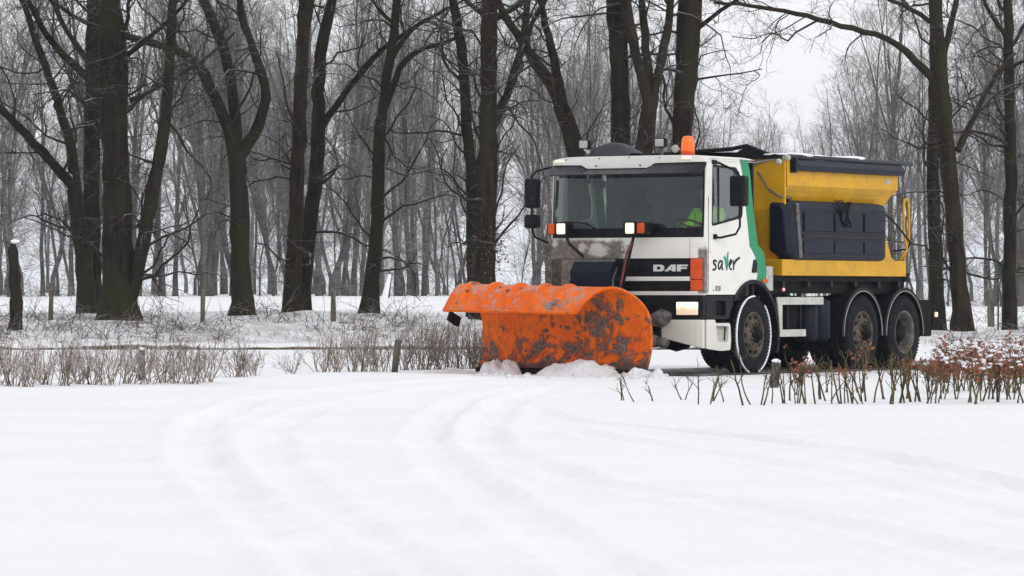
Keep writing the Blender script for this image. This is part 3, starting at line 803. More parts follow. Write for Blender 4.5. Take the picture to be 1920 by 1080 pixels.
# the co-driver's half of the lower front is one muddy panel
P_('lower_panel', fstrip(MB(), -1.2, -.16, 1.085, 1.568, .004, .04, 20, 3), 'white', TRUCK, 'mud-caked lower front panel')
gr = P_('grille', fstrip(MB(), -.155, 1.0, 1.135, 1.568, -.02, .03, 16, 2), 'black')
mb = MB(); fstrip(mb, -.15, 1.0, 1.27, 1.328, .014, .034, 16, 1); P_('grille_bar', mb, 'white', gr)
mb = MB(); fstrip(mb, -.155, 1.003, 1.078, 1.130, .014, .05, 16, 1); P_('grille_bar', mb, 'white', gr)
for zz in (1.19, 1.232, 1.372): fm = fstrip(MB(), -.14, .99, zz, zz + .008, -.012, .008, 16, 1); P_('slat', fm, 'dark', gr)
P_('corner_panel', fstrip(MB(), 1.003, 1.2, 1.078, 1.132, .004, .04, 6, 1), 'white')
# letters D A F
def fp3(y, z, wv): return (FX(y, 1.45) + .004 + wv, y, z)
L0, L1, Zb, Zt = .445, .975, 1.398, 1.488
lw = (L1 - L0) / 3
def letter(outer, holes=()):
    mb = MB(); sh = .165
    mp = lambda p: (p[0], p[1])
    mb.plate([mp(p) for p in outer], [[mp(p) for p in h] for h in holes], lambda u, v, wv: fp3(u, v, wv), .014); return mb
def sc(x0, pts): return [(x0 + u * lw * .94, Zb + v * (Zt - Zb)) for u, v in pts]
d_out = sc(L0, [(0, 0), (.72, 0), (.9, .10), (1, .32), (1, .68), (.9, .90), (.72, 1), (0, 1)]); d_in = sc(L0, [(.32, .27), (.56, .27), (.66, .38), (.66, .62), (.56, .73), (.32, .73)])
a_out = sc(L0 + lw, [(-.04, 0), (.30, 0), (.40, .18), (.66, .18), (.66, 0), (1, 0), (1, 1), (.58, 1)]); a_in = sc(L0 + lw, [(.50, .40), (.67, .40), (.67, .74)])
f_out = sc(L0 + 2 * lw, [(.06, 0), (.40, 0), (.40, .36), (.94, .36), (.94, .60), (.40, .60), (.40, .75), (1.04, .75), (1.04, 1), (.06, 1)])
for o_, h_ in ((d_out, [d_in]), (a_out, [a_in]), (f_out, [])): P_('lettering', letter(o_, h_), 'chrome', gr)
# indicator
P_('indicator', fstrip(MB(), 1.012, 1.165, 1.29, 1.570, .010, .03, 5, 2), 'orange_lens', TRUCK, 'upright orange indicator lens', .006)
P_('indicator', fstrip(MB(), 1.012, 1.165, 1.138, 1.284, .010, .03, 5, 2), 'orange_lens', TRUCK, None, .006)
P_('indicator', fstrip(MB(), -1.19, -1.01, 1.14, 1.565, .010, .03, 5, 2), 'dusty', TRUCK, 'mud-covered indicator', .006)
# windscreen with black surround, smoked visor, roof front
fr_ = MB()
fstrip(fr_, -1.183, 1.186, 1.86, 1.985, -.010, .03, 24, 1)
fstrip(fr_, 1.155, 1.186, 1.985, 2.80, -.010, .03, 3, 6); fstrip(fr_, -1.183, -1.165, 1.985, 2.80, -.010, .03, 2, 6)
fstrip(fr_, -1.183, 1.186, 2.74, 2.80, -.010, .03, 24, 1)
P_('windscreen_frame', fr_, 'black')
P_('windscreen', fstrip(MB(), -1.175, 1.165, 1.97, 2.76, -.016, .006, 28, 8), 'glass')
zt = lambda y: float(np.interp(y, [-1.2, -.70, -.62, .34, .44, 1.2], [2.855, 2.85, 2.80, 2.80, 2.86, 2.87]))
P_('roof_front', fstrip(MB(), -1.19, 1.2, zt, lambda y: 2.965 - .05 * (abs(y) / 1.2) ** 8, .02, .05, 60, 2), 'white', TRUCK, None)
vs = MB(); v_, f_ = [], []
for i in range(41):
    y = -1.22 + 2.42 * i / 40; x = FX(y, 2.8); e = .20 * (1 - (abs(y) / 1.28) ** 8)
    v_ += [(x + .0, y, zt(y) - .004), (x + .07 + e, y, 2.715), (x + .065 + e, y, 2.703), (x - .02, y, zt(y) - .03)]
for i in range(40):
    for a in range(4): f_.append((i * 4 + a, i * 4 + (a + 1) % 4, i * 4 + 4 + (a + 1) % 4, i * 4 + 4 + a))
f_ += [(0, 1, 2, 3), (160, 161, 162, 163)]
vs.add(v_, f_); P_('sun_visor', vs, 'visor')
for y, z in ((-1.06, 2.905), (.93, 2.92)):
    q = MB(); x = FX(y, z) + .02
    q.box(x - .01, x + .025, y - .075, y + .075, z - .022, z + .022, .012); P_('marker_light', q, 'marker')
q = MB()
for y in (-.95, -.42, .05, .52, .95): q.disc(.011, FX(y, 2.93) + .0225, 8, 'x', (0, y, 2.945 - .02 * abs(y)))
for y in (-.47, .22): q.disc(.014, FX(y, 2.82) + .0225, 8, 'x', (0, y, 2.835))
P_('rivets', q, 'ink')['kind'] = 'stuff'
# roof
rf = MB(); nx, ny = 12, 30; v_, f_ = [], []
for s_ in (0, -.03):
    for i in range(nx + 1):
        x = 1.31 - 1.36 * i / nx
        for j in range(ny + 1):
            y = -1.2 + 2.4 * j / ny
            z = 2.975 - .055 * (abs(y) / 1.2) ** 8 - .02 * max(0, (x - 1.1) / .2) ** 2 + s_
            v_.append((x, y, z))
n1 = (nx + 1) * (ny + 1)
for i in range(nx):
    for j in range(ny):
        a = i * (ny + 1) + j
        f_ += [(a, a + 1, a + ny + 2, a + ny + 1), (n1 + a, n1 + a + ny + 1, n1 + a + ny + 2, n1 + a + 1)]
rf.add(v_, f_, True); P_('roof', rf, 'white')
# --- cab: sides
def side3(sgn):
    return lambda u, v, wv: (u, sgn * (YW + wv - .035 * max(0, (v - 2.0)) ** 1.5 * .35), v)
arch = [(math.cos(a) * .74, .535 + math.sin(a) * .74) for a in np.radians([122, 112, 100, 90, 78, 66, 55])]   # rear to front over the wheel
door = [(1.366, 1.085), (1.366, 1.75), (1.338, 2.3), (1.312, 2.90), (.80, 2.93), (.375, 2.93), (.30, 2.75), (.19, 2.2), (.10, 1.74), (.04, 1.70), (-.06, 1.60), (-.115, 1.48), (-.12, 1.35)] + [(-.10, 1.278), (.0, 1.275), (.155, 1.258), (.30, 1.21), (.42, 1.085)]
win = rounded([(1.165, 2.015), (.32, 2.14), (.30, 2.35), (.455, 2.80), (1.13, 2.83)], .05)
for sgn, nm in ((1, 'door'), (-1, 'door')):
    d = P_(nm, MB().plate(door, [win], side3(sgn), .035), 'white')
    P_('door_window', MB().plate(rounded([(1.18, 1.995), (.305, 2.12), (.285, 2.35), (.445, 2.815), (1.145, 2.845)], .06), [], lambda u, v, wv: side3(sgn)(u, v, wv - .015), .006), 'sideglass', d)
    seal = MB().plate(rounded([(1.175, 2.003), (.31, 2.13), (.29, 2.35), (.447, 2.812), (1.138, 2.84)], .05), [rounded([(1.150, 2.032), (.335, 2.155), (.318, 2.345), (.468, 2.788), (1.118, 2.812)], .05)], lambda u, v, wv: side3(sgn)(u, v, wv + .003), .012)
    P_('window_seal', seal, 'black', d)
    P_('window_divider', MB().box(.93, .955, sgn * 1.165, sgn * 1.185, 2.03, 2.80), 'black', d)
    P_('door_seam', MB().box(1.262, 1.270, sgn * 1.200, sgn * 1.2035, 1.12, 2.4), 'dark', d)
    h = MB().plate(rounded([(.045, 1.385), (-.085, 1.385), (-.10, 1.50), (-.06, 1.565), (-.01, 1.565)], .02), [], lambda u, v, wv: (u, sgn * (YW + .016 + wv), v), .02)
    P_('door_handle', h, 'black', d)
    g_ = [(.370, 2.93), (.13, 2.925), (.07, 2.75), (.0, 2.3), (-.14, 1.76), (-.22, 1.725), (-.315, 1.66), (-.355, 1.56), (-.385, 1.16), (-.26, 1.228), (-.125, 1.272), (-.125, 1.35), (-.12, 1.48), (-.065, 1.605), (.035, 1.706), (.094, 1.745), (.184, 2.2), (.295, 2.75)]
    P_('rear_corner', MB().plate(g_, [], side3(sgn), .04), 'green', TRUCK, 'green strip down the back of the cab')
rb = MB().box(-.10, -.06, -1.16, 1.16, 1.0, 2.92); P_('cab_back', rb, 'dark')
P_('cab_floor', MB().box(-.30, 1.36, -1.15, 1.15, 1.0, 1.07), 'chassis')
# 'saver' lettering: brush strokes on the door
def stroke(pts, wd, m, par):
    q = resample([(p[0], p[1], 0) for p in pts], 18); mb = MB(); v_, f_ = [], []
    for i in range(len(q)):
        t = q[min(i + 1, len(q) - 1)] - q[max(i - 1, 0)]; t = t / (np.linalg.norm(t) + 1e-9); nn = np.array([-t[1], t[0]])
        ww = wd * .66 * (1.0 - .35 * abs(i / (len(q) - 1) - .45) * 2)
        for s_ in (1, -1): v_.append((1.165 - (q[i, 0] + nn[0] * ww * s_), 1.2035, 1.425 + q[i, 1] + nn[1] * ww * s_))
    for i in range(len(q) - 1): f_.append((2 * i, 2 * i + 1, 2 * i + 3, 2 * i + 2))
    v2 = [(a, b - .003, c) for a, b, c in v_]; n_ = len(v_)
    f2 = [tuple(n_ + j for j in f[::-1]) for f in f_]
    mb.add(v_ + v2, f_ + f2); P_('lettering', mb, m, par)
dl = [o for o in bpy.data.objects if o.name == 'door'][0]
for pts, wd, m in (
    ([(.13, .105), (.09, .125), (.03, .11), (.035, .085), (.10, .055), (.12, .02), (.06, -.012), (.01, .0)], .030, 'ink'),
    ([(.285, .105), (.22, .12), (.165, .06), (.18, .0), (.23, .01), (.285, .105)], .028, 'ink'), ([(.29, .12), (.275, .04), (.285, .0), (.315, .0)], .030, 'ink'),
    ([(.33, .17), (.375, .14), (.40, .06), (.415, -.01)], .046, 'teal'), ([(.41, -.01), (.435, .08), (.43, .16), (.45, .24)], .040, 'teal'),
    ([(.465, .05), (.55, .09), (.555, .125), (.51, .13), (.48, .07), (.50, .0), (.56, .005)], .028, 'ink'),
    ([(.585, .13), (.61, .06), (.60, -.01)], .032, 'ink'), ([(.605, .05), (.66, .12), (.73, .145), (.785, .165)], .032, 'ink')): stroke(pts, wd, m, dl)
def text(body, size, loc, rot, m, par, ext=.002):
    cu = bpy.data.curves.new('lettering', 'FONT'); cu.body = body; cu.size = size; cu.extrude = ext
    to = bpy.data.objects.new('tmp', cu); C.objects.link(to)
    dg = bpy.context.evaluated_depsgraph_get(); me = bpy.data.meshes.new_from_object(to.evaluated_get(dg))
    bpy.data.objects.remove(to); me.materials.clear(); me.materials.append(M[m])
    o = link(bpy.data.objects.new('lettering', me), par); o.location = loc; o.rotation_euler = rot; return o
text('828', .10, (1.075, 1.2025, 1.135), (rad(90), 0, rad(180)), 'greyrim', dl)
q = MB(); q.disc(.012, 1.2035, 8, 'y', (1.13, 0, 1.14)); q.disc(.009, 1.2035, 8, 'y', (1.22, 0, 1.66)); P_('rivets', q, 'dark', dl)['kind'] = 'stuff'
# --- mirrors
def mirror(y0, y1, zs, sgn, x, arm):
    for k_, (za, zb) in enumerate(zs):
        b = P_('mirror', MB().box(x - .075, x + .075, y0, y1, za, zb, .035), 'black')
        P_('mirror_glass', MB().box(x - .080, x - .074, y0 + .02, y1 - .02, za + .03, zb - .03), 'mirror', b)
        if k_ == 0: P_('mirror_arm', MB().tube(arm, .016, 8), 'black', b)
mirror(1.32, 1.56, [(2.275, 2.69)], 1, .84, [(1.10, 1.2, 1.865), (1.05, 1.26, 1.85), (.90, 1.42, 1.90), (.84, 1.45, 2.0), (.84, 1.45, 2.66), (.84, 1.42, 2.74), (1.0, 1.22, 2.86), (1.12, 1.17, 2.88)])
mirror(-1.57, -1.37, [(2.27, 2.68), (1.99, 2.185)], -1, 1.42, [(1.40, -1.18, 2.83), (1.41, -1.40, 2.78), (1.42, -1.48, 2.72), (1.42, -1.48, 2.2), (1.42, -1.47, 1.95), (1.42, -1.42, 1.87), (1.40, -1.22, 1.79)])
P_('mirror_bracket', MB().box(1.06, 1.14, 1.198, 1.235, 1.83, 1.90, .015), 'black'); P_('mirror_bracket', MB().box(1.02, 1.16, 1.17, 1.21, 2.84, 2.90, .015), 'black')
# --- wipers
for a in ([(.72, 1.885), (.55, 1.99), (.35, 2.05), (.10, 2.06)], [(-.30, 1.885), (-.45, 1.97), (-.62, 2.06), (-.98, 2.075)]):
    P_('wiper', MB().tube([(FX(y, z) + .02, y, z) for y, z in a], .011, 6), 'black')
# --- interior
P_('dashboard', MB().box(1.0, 1.38, -1.08, 1.10, 1.55, 1.93, .08), 'dark')
for y in (.62, -.62):
    s_ = P_('seat', MB().box(.06, .58, y - .25, y + .25, 1.52, 1.69, .06), 'seat')
    P_('backrest', MB().obox((.06, y, 1.62), (.00, y, 2.34), .46, .12, .05), 'seat', s_)
    P_('headrest', MB().box(-.03, .06, y - .14, y + .14, 2.36, 2.58, .05), 'seat', s_)
P_('seat_plinth', MB().box(.15, .70, -.9, .9, 1.07, 1.44), 'chassis')
sw = MB(); sw.lathe([(.225 + .016 * math.cos(a), .016 * math.sin(a)) for a in np.linspace(0, 6.28, 9)[:-1]], 28, 'z', close=True); sw.disc(.06, .0, 12, 'z')
for a in (90, 210, 330): sw.tube([(0, 0, 0), (.22 * math.cos(rad(a)), .22 * math.sin(rad(a)), 0)], .014, 6)
so = P_('steering_wheel', sw, 'black'); so.location = (.74, .62, 2.0); so.rotation_euler = (0, rad(-28), 0)
P_('roof_lining', MB().box(-.05, 1.27, -1.1, 1.1, 2.88, 2.91), 'paleblue')
P_('interior_panel', MB().box(-.05, -.02, -1.1, 1.1, 1.07, 2.86), 'paleblue')
P_('curtain', MB().box(-.015, .01, -1.05, -.95, 1.75, 2.82), 'paleblue'); P_('curtain', MB().box(-.015, .01, .95, 1.08, 1.75, 2.82), 'paleblue')
P_('inside_mirror', MB().box(1.20, 1.24, -.90, -.66, 2.60, 2.67, .02), 'black'); P_('inside_mirror', MB().box(1.20, 1.24, -.62, -.42, 2.54, 2.64, .02), 'black')
# --- bumper and lamps
BZ = MB(); fstrip(BZ, -1.2, 1.2, .755, 1.070, .045, .10, 30, 2); P_('bumper', BZ, 'black')
zb = lambda y: float(np.interp(abs(y), [0, .5, .7, .95, 1.2], [.56, .50, .48, .42, .36]))
bw = MB(); fstrip(bw, -1.2, 1.2, zb, .748, .05, .06, 30, 2); P_('lower_bumper', bw, 'white', TRUCK, None, .012)
for sgn in (1, -1):
    s3 = lambda u, v, wv, sgn=sgn: (u, sgn * (YW + .005 + wv), v)
    P_('bumper_side', MB().plate(rounded([(1.33, 1.072), (1.33, .756), (.70, .756), (.655, .86), (.56, 1.0), (.45, 1.076)], .015), [rounded([(1.07, .80), (.80, .80), (.78, 1.0), (1.07, 1.0)], .02)], s3, .05), 'black')
    P_('step_well', MB().box(.75, 1.08, sgn * 1.02, sgn * 1.145, .79, 1.01), 'chassis')
    P_('lower_bumper_side', MB().plate(rounded([(1.33, .747), (1.33, .36), (.92, .325), (.66, .335), (.635, .47), (.655, .66), (.68, .70), (1.07, .70), (1.085, .747)], .02), [rounded([(1.02, .45), (.73, .44), (.70, .655), (1.06, .665)], .03)], s3, .045), 'white')
    st_ = P_('step', MB().box(.70, 1.06, sgn * 1.0, sgn * 1.15, .43, .47), 'bar'); P_('step_riser', MB().box(.69, 1.07, sgn * 1.10, sgn * 1.13, .44, .67), 'bar', st_)
    hb = MB(); y0, y1 = (.83, 1.14) if sgn > 0 else (-1.14, -.83)
    fstrip(hb, y0 - .025, y1 + .02, .785, 1.005, .052, .06, 6, 1); hl = P_('headlight', hb, 'chassis')
    hb = MB(); fstrip(hb, y0, y1, .812, .985, .066, .02, 8, 4); P_('lens', hb, 'head_on', hl, None, .008)
q = MB(); q.box(1.30, 1.50, .28, .55, .80, .98, .05).box(1.35, 1.52, .05, .40, .72, .86, .04); P_('tow_block', q, 'chassis')
q = lumps([(1.52, .62, .77), (1.52, .52, .74), (1.5, .48, .46), (1.5, .62, .44), (1.55, .70, .79)], [.15, .11, .12, .10, .09], .8, 3)
sl = q.build('mud_clump', M['slush'], TRUCK); sl['label'] = 'frozen lump of dirty snow on the bumper'
# --- plough mounting: box, lamp stalks, lamps
P_('control_box', MB().plate(rounded([(1.46, 1.12), (1.80, 1.12), (1.80, 1.40), (1.70, 1.53), (1.46, 1.53)], .02), [], lambda u, v, wv: (u, -.02 + wv, v), .62), 'navy')
for y, ya, bl in ((-.86, -1.015, (-.56, 1.60)), (.22, .385, (.05, 1.20))):
    l_ = P_('plough_lamp', MB().box(1.48, 1.66, min(y, ya) - .09, max(y, ya) + .09, 1.905, 2.055, .02), 'black')
    P_('lens', MB().box(1.655, 1.676, y - .075, y + .075, 1.905, 2.055, .02), 'lamp_on', l_); P_('bezel', MB().plate(rounded([(y - .092, 1.888), (y + .092, 1.888), (y + .092, 2.072), (y - .092, 2.072)], .025), [rounded([(y - .072, 1.908), (y + .072, 1.908), (y + .072, 2.052), (y - .072, 2.052)], .02)], lambda u, v, wv: (1.69 + wv, u, v), .04), 'black', l_)
    P_('amber_lens', MB().box(1.655, 1.685, ya - .056, ya + .056, 1.91, 2.05, .02), 'orange_lens', l_)
    P_('lamp_stalk', MB().tube([(1.56, y, 1.91), (1.56, y + (.06 if y < 0 else -.03), 1.78), (1.58, bl[0], bl[1])], .022, 8), 'dark', l_)
P_('hydraulic_hose', MB().tube([(1.58, .20, 1.80), (1.60, .12, 1.62), (1.64, .10, 1.4), (1.66, .05, 1.15), (1.7, .0, .9)], .018, 8), 'redhose')
P_('hydraulic_hose', MB().tube([(1.60, -.02, 1.45), (1.72, -.03, 1.3), (1.74, .0, 1.1), (1.8, .0, .9)], .016, 8), 'greyrim')
P_('side_deflector', MB().box(1.16, 1.22, -1.40, -1.21, 1.10, 1.78, .02), 'mud', TRUCK, 'muddy air deflector beside the cab corner')
# --- roof equipment
bc = MB(); bc.lathe([(.085, 0), (.09, .02), (.088, .10), (.080, .165), (.06, .198), (.02, .206), (.0, .207)], 24, 'z'); b_ = P_('beacon', bc, 'beacon'); b_.location = (.95, .71, 3.03)
P_('beacon_base', MB().lathe([(.0, -.06), (.095, -.06), (.095, -.005), (.09, .0), (0, .0)], 20, 'z'), 'orange_lens', b_)
hz = P_('horn', MB().lathe([(.0, 0), (.05, 0), (.055, .03), (.02, .05), (.015, .14), (0, .14)], 16, 'x'), 'alu'); hz.location = (1.02, .54, 3.065); hz.rotation_euler = (0, 0, rad(180))
for y, sk in ((.30, .0), (-.90, .12)):
    wl = P_('work_light', MB().box(.92, 1.0, y - .085, y + .085, 3.085, 3.215, .02), 'black'); P_('lens', MB().box(.995, 1.01, y - .07, y + .06, 3.10, 3.20, .01), 'alu', wl)
    P_('bracket', MB().obox((.96, y, 3.09), (.98, y + sk + .02, 2.97), .05, .03), 'bar' if sk else 'dusty', wl)
hv = MB(); v_, f_ = [], []
for i in range(7):
    for j in range(17):
        u, v = i / 6, j / 16; y = -.84 + .66 * v; zz = 2.975 + .20 * math.sin(math.pi * min(1, max(0, v * .85 + .1))) ** .8 * (1 - (2 * u - 1) ** 4) ; v_.append((1.05 - .55 * u, y, zz))
for i in range(6):
    for j in range(16): a = i * 17 + j; f_.append((a, a + 1, a + 18, a + 17))
P_('roof_hatch', hv.add(v_, f_, True), 'tarp')
# --- chassis
ch = MB()
for y in (.42, -.42): ch.box(1.2, -5.5, y - .05, y + .05, .80, 1.06)
for x in (.9, -.9, -2.2, -3.3, -4.65, -5.4): ch.box(x - .06, x + .06, -.40, .40, .84, 1.02)
ch.box(.45, 1.25, -.55, .55, .62, 1.0); ch.tube([(-.6, 0, .60), (-4.6, 0, .62)], .07, 10)
for x in (0, -3.3, -4.65): ch.tube([(x, -.95, .535), (x, .95, .535)], .09, 10); ch.lathe([(0, -.22), (.2, -.16), (.24, 0), (.2, .16), (0, .22)], 16, 'y', (x, 0, .535))
P_('chassis', ch, 'chassis')
P_('subframe', MB().box(-.70, -4.95, -1.12, 1.14, 1.27, 1.345).box(-.70, -4.9, .98, 1.08, 1.10, 1.27).box(-.7, -4.9, -1.08, -.98, 1.10, 1.27), 'chassis')
for x in (-1.0, -1.75, -2.45, -3.2, -3.95, -4.6): P_('cross_bracket', MB().box(x - .035, x + .035, 1.081, 1.15, 1.19, 1.27), 'dark')
P_('side_plate', MB().box(-.40, -.60, 1.17, 1.19, 1.14, 1.475), 'alu')
sg = P_('side_guard', MB().plate([(-.70, 1.05), (-2.10, 1.05), (-2.10, .945), (-.86, .945), (-.86, .60), (-1.565, .60), (-1.565, .50), (-.78, .50), (-.78, .60), (-.74, .945)], [], lambda u, v, wv: (u, 1.2 + wv, v), .03), 'bar', TRUCK, None, .006)
for x in (-1.08, -1.47): P_('post', MB().box(x - .012, x + .012, 1.10, 1.17, .5, 1.1), 'dark', sg)
P_('battery_box', MB().box(-.95, -1.6, .55, 1.05, .55, 1.05, .03), 'chassis')
for x in (-1.98, -2.36):
    P_('air_tank', MB().lathe([(0, .42), (.12, .42), (.17, .48), (.17, .98), (.12, 1.03), (0, 1.03)], 20, 'z', (x, .98, 0)), 'tankblue')
P_('red_marker', MB().lathe([(0, .0), (.024, .0), (.024, .02), (.0, .035)], 10, 'y', (-.93, 1.17, 1.155)), 'red_on')
P_('orange_marker', MB().box(-.25, -.41, 1.202, 1.22, 1.245, 1.30, .01), 'orange_lens')
P_('orange_marker', MB().box(-.25, -.41, -1.202, -1.22, 1.245, 1.30, .01), 'orange_lens')
# front mudguard lip and rear mudguards
def mudguard(x, r0, r1, y0, y1, a0, a1, m, lip=None, n=26):
    mb = MB(); v_, f_ = [], []
    for i in range(n + 1):
        a = rad(a0 + (a1 - a0) * i / n); ca, sa = math.cos(a), math.sin(a)
        for r, y in ((r0, y0), (r1, y0), (r1, y1), (r0, y1)): v_.append((x + ca * r, y, .535 + sa * r))
    for i in range(n):
        for k_ in range(4): f_.append((i * 4 + k_, i * 4 + (k_ + 1) % 4, i * 4 + 4 + (k_ + 1) % 4, i * 4 + 4 + k_))
    f_ += [(0, 1, 2, 3), (n * 4, n * 4 + 1, n * 4 + 2, n * 4 + 3)]
    g = P_('mudguard', mb.add(v_, f_), m)
    if lip: P_('mudguard_lip', MB().tube([(x + math.cos(rad(a0 + (a1 - a0) * i / n)) * r0, y1 + .004, .535 + math.sin(rad(a0 + (a1 - a0) * i / n)) * r0) for i in range(n + 1)], .006, 6), lip, g)
for sgn in (1, -1):
    ya, yb_ = (.86, 1.215) if sgn > 0 else (-1.215, -.86)
    mudguard(0, .70, .755, ya, yb_, 40, 200, 'black')
    for x in (-3.3, -4.65): mudguard(x, .60, .655, min(ya, yb_) - .0, max(ya, yb_), -4, 184, 'black', 'alu' if sgn > 0 else None)
    P_('mud_flap', MB().box(-.72, -.745, sgn * .86, sgn * 1.2, .30, .60), 'rubber')
P_('rear_box', MB().box(-5.18, -5.62, -1.1, 1.18, .47, 1.01, .02), 'chassis')
P_('spreader_plate', MB().box(-5.62, -5.74, .6, 1.19, .60, .92, .02), 'chassis')
P_('side_marker', MB().box(-5.70, -5.76, 1.17, 1.215, .755, .825, .012), 'side_on')
# --- wheels
def wheel(kind):
    root = empty('wheel', (0, 0, 0)); root.parent = TRUCK
    ty = MB(); R_ = .535
    prof = [(.30, .0), (.32, .015), (.40, .022), (.475, .016), (.512, -.004), (R_, -.035), (R_, -.10), (R_ - .014, -.105), (R_ - .014, -.118), (R_, -.123), (R_, -.175), (R_ - .014, -.18), (R_ - .014, -.193), (R_, -.198), (R_, -.265), (.512, -.296), (.475, -.31), (.38, -.31), (.30, -.30)]
    ty.lathe(prof, 56, 'y', close=True)
    for i in range(64):      # shoulder blocks
        a = 2 * math.pi * i / 64
        p0 = (math.cos(a) * .50, .002, math.sin(a) * .50); p1 = (math.cos(a) * .533, -.022, math.sin(a) * .533)
        ty.obox(p0, p1, .03, .02)
    t_ = P_('tyre', ty, 'rubber', root)
    if kind != 'front':
        t2 = P_('tyre', MB().lathe([(r, h - .33) for r, h in prof], 40, 'y', close=True), 'rubber', root)
    rm = MB()
    if kind == 'dual':
        rm.lathe([(.305, .004), (.318, .012), (.305, .016), (.285, -.004), (.275, -.06), (.262, -.14), (.255, -.155), (.10, -.165), (.0, -.165)], 40, 'y')
        ro = P_('rim', rm, 'greyrim', root)
        hb = MB().lathe([(.14, -.165), (.14, -.06), (.11, -.03), (0, -.025)], 20, 'y')
        hb.disc(.252, -.153, 32, 'y'); P_('hub', hb, 'chassis', root)
    else:
        rm.lathe([(.305, .004), (.318, .012), (.305, .018), (.288, .002), (.270, -.03), (.262, -.035), (.235, -.012), (.205, .022), (.175, .040), (.15, .044), (0, .044)], 40, 'y')
        ro = P_('rim', rm, 'dusty', root)
        hl = MB()
        for i in range(10):
            a = 2 * math.pi * i / 10
            hl.lathe([(.030, .0), (.030, .016), (.0, .016)], 10, 'y', (math.cos(a) * .232, -.012, math.sin(a) * .232))
        P_('hand_holes', hl, 'chassis', root)['kind'] = 'stuff'
        nt_ = MB()
        for i in range(10):
            a = 2 * math.pi * (i + .5) / 10
            nt_.lathe([(.020, .04), (.020, .072), (.012, .08), (0, .08)], 6, 'y', (math.cos(a) * .155, 0, math.sin(a) * .155), False, False)
        P_('wheel_nuts', nt_, 'dusty', root)['kind'] = 'stuff'
        hb = MB().lathe([(.128, .04), (.120, .06), (.105, .075), (.075, .10), (.07, .12), (0, .125)], 24, 'y'); P_('hub', hb, 'chassis', root)
    return root
wf = wheel('front'); wf.location = (0, 1.2, .535); wf.rotation_euler = (0, 0, rad(2))
cr = MB(); v_, f_ = [], []; n = 150
rr = np.random.default_rng(3)
on = [0 if (95 < i * 360 / n < 128 or 255 < i * 360 / n < 284) else 1 for i in range(n)]
for i in range(n):
    a = 2 * math.pi * i / n; wd = .016 + .008 * rr.random() + (.012 if rr.random() < .12 else 0); rO = .533
    for r, h in ((rO - wd, .006), (rO - wd * .4, .024), (rO + .006, .012), (rO - .006, -.02)): v_.append((math.cos(a) * r, h, math.sin(a) * r))
for i in range(n):
    j = (i + 1) % n
    if on[i] and on[j]: f_ += [(i * 4 + k_, i * 4 + (k_ + 1) % 4, j * 4 + (k_ + 1) % 4, j * 4 + k_) for k_ in range(4)]
P_('snow_rim', cr.add(v_, f_, True), 'cling', wf)
w2 = wheel('rear'); w2.location = (-3.3, 1.2, .535)
w3 = wheel('dual'); w3.location = (-4.65, 1.2, .535); w3.rotation_euler = (0, rad(20), 0)
for src, x in ((wf, 0), (w2, -3.3), (w3, -4.65)):
    c = copy_tree(src, TRUCK); c.location = (x, -1.2, .535); c.rotation_euler = (0, 0, rad(180))
# --- hopper
hp = MB()
sec = [(1.2, 2.97), (1.2, 2.605), (1.12, 2.50), (.62, 1.62), (.62, 1.55)]
xs_ = (-1.0, -4.46)
v_, f_ = [], []
for x, ins in ((-1.0, 0), (-4.46, 0)):
    for y, z in sec: v_.append((x + (.0 if z > 2.55 else (-.25 if x > -2 else .44) * min(1, (2.6 - z) / .45)), y, z))
    for y, z in sec[::-1]: v_.append((x + (.0 if z > 2.55 else (-.25 if x > -2 else .44) * min(1, (2.6 - z) / .45)), -y, z))
n = 10
for i in range(n): f_.append((i, (i + 1) % n, n + (i + 1) % n, n + i))
f_ += [tuple(range(n))[::-1], tuple(range(n, 2 * n))]
HOP = P_('hopper', hp.add(v_, f_), 'yellow', TRUCK, None, .012)
# front bulkhead, sloping below its bend, and the base frame
fb = MB(); v_ = []; f_ = []
for x, z, y in ((-.955, 2.975, 1.185), (-.955, 2.27, 1.185), (-1.08, 1.60, 1.0), (-1.08, 1.36, 1.0)):
    v_ += [(x, y, z), (x, -y, z), (x - .045, y, z), (x - .045, -y, z)]
for i in range(3):
    a = i * 4; b = a + 4
    f_ += [(a, a + 1, b + 1, b), (a + 2, b + 2, b + 3, a + 3), (a, b, b + 2, a + 2), (a + 1, a + 3, b + 3, b + 1)]
f_ += [(0, 2, 3, 1), (12, 13, 15, 14)]
P_('front_bulkhead', fb.add(v_, f_), 'yellow', HOP, None, .006)
P_('base_frame', MB().box(-.87, -4.74, -1.19, 1.19, 1.348, 1.575, .01), 'yellow', HOP)
P_('gusset', MB().plate([(-4.74, 1.577), (-4.42, 1.577), (-4.30, 1.62), (-4.08, 1.97), (-3.98, 1.97), (-3.6, 1.577)], [], lambda u, v, wv: (u, 1.17 + wv, v), .03), 'yellow', HOP)
P_('gusset', MB().plate([(-4.74, 1.577), (-4.42, 1.577), (-4.08, 1.97), (-3.98, 1.97), (-3.6, 1.577)], [], lambda u, v, wv: (u, -1.17 + wv, v), .03), 'yellow', HOP)
P_('frame_end', MB().box(-4.742, -4.92, -1.15, 1.15, 1.36, 1.40).box(-4.75, -4.88, .95, 1.16, 1.28, 1.36), 'chassis', HOP)
P_('type_plate', MB().box(-4.05, -4.20, 1.199, 1.206, 2.69, 2.765), 'alu', HOP)
rl = P_('tarpaulin_rail', MB().plate(rounded([(1.20, 2.805), (1.285, 2.815), (1.295, 2.90), (1.25, 2.965), (1.20, 2.97)], .015), [], lambda u, v, wv: (-1.15 + wv, u, v), 3.33), 'navy', HOP)
P_('rail_groove', MB().box(-1.17, -4.47, 1.292, 1.301, 2.885, 2.90), 'tarp', rl)
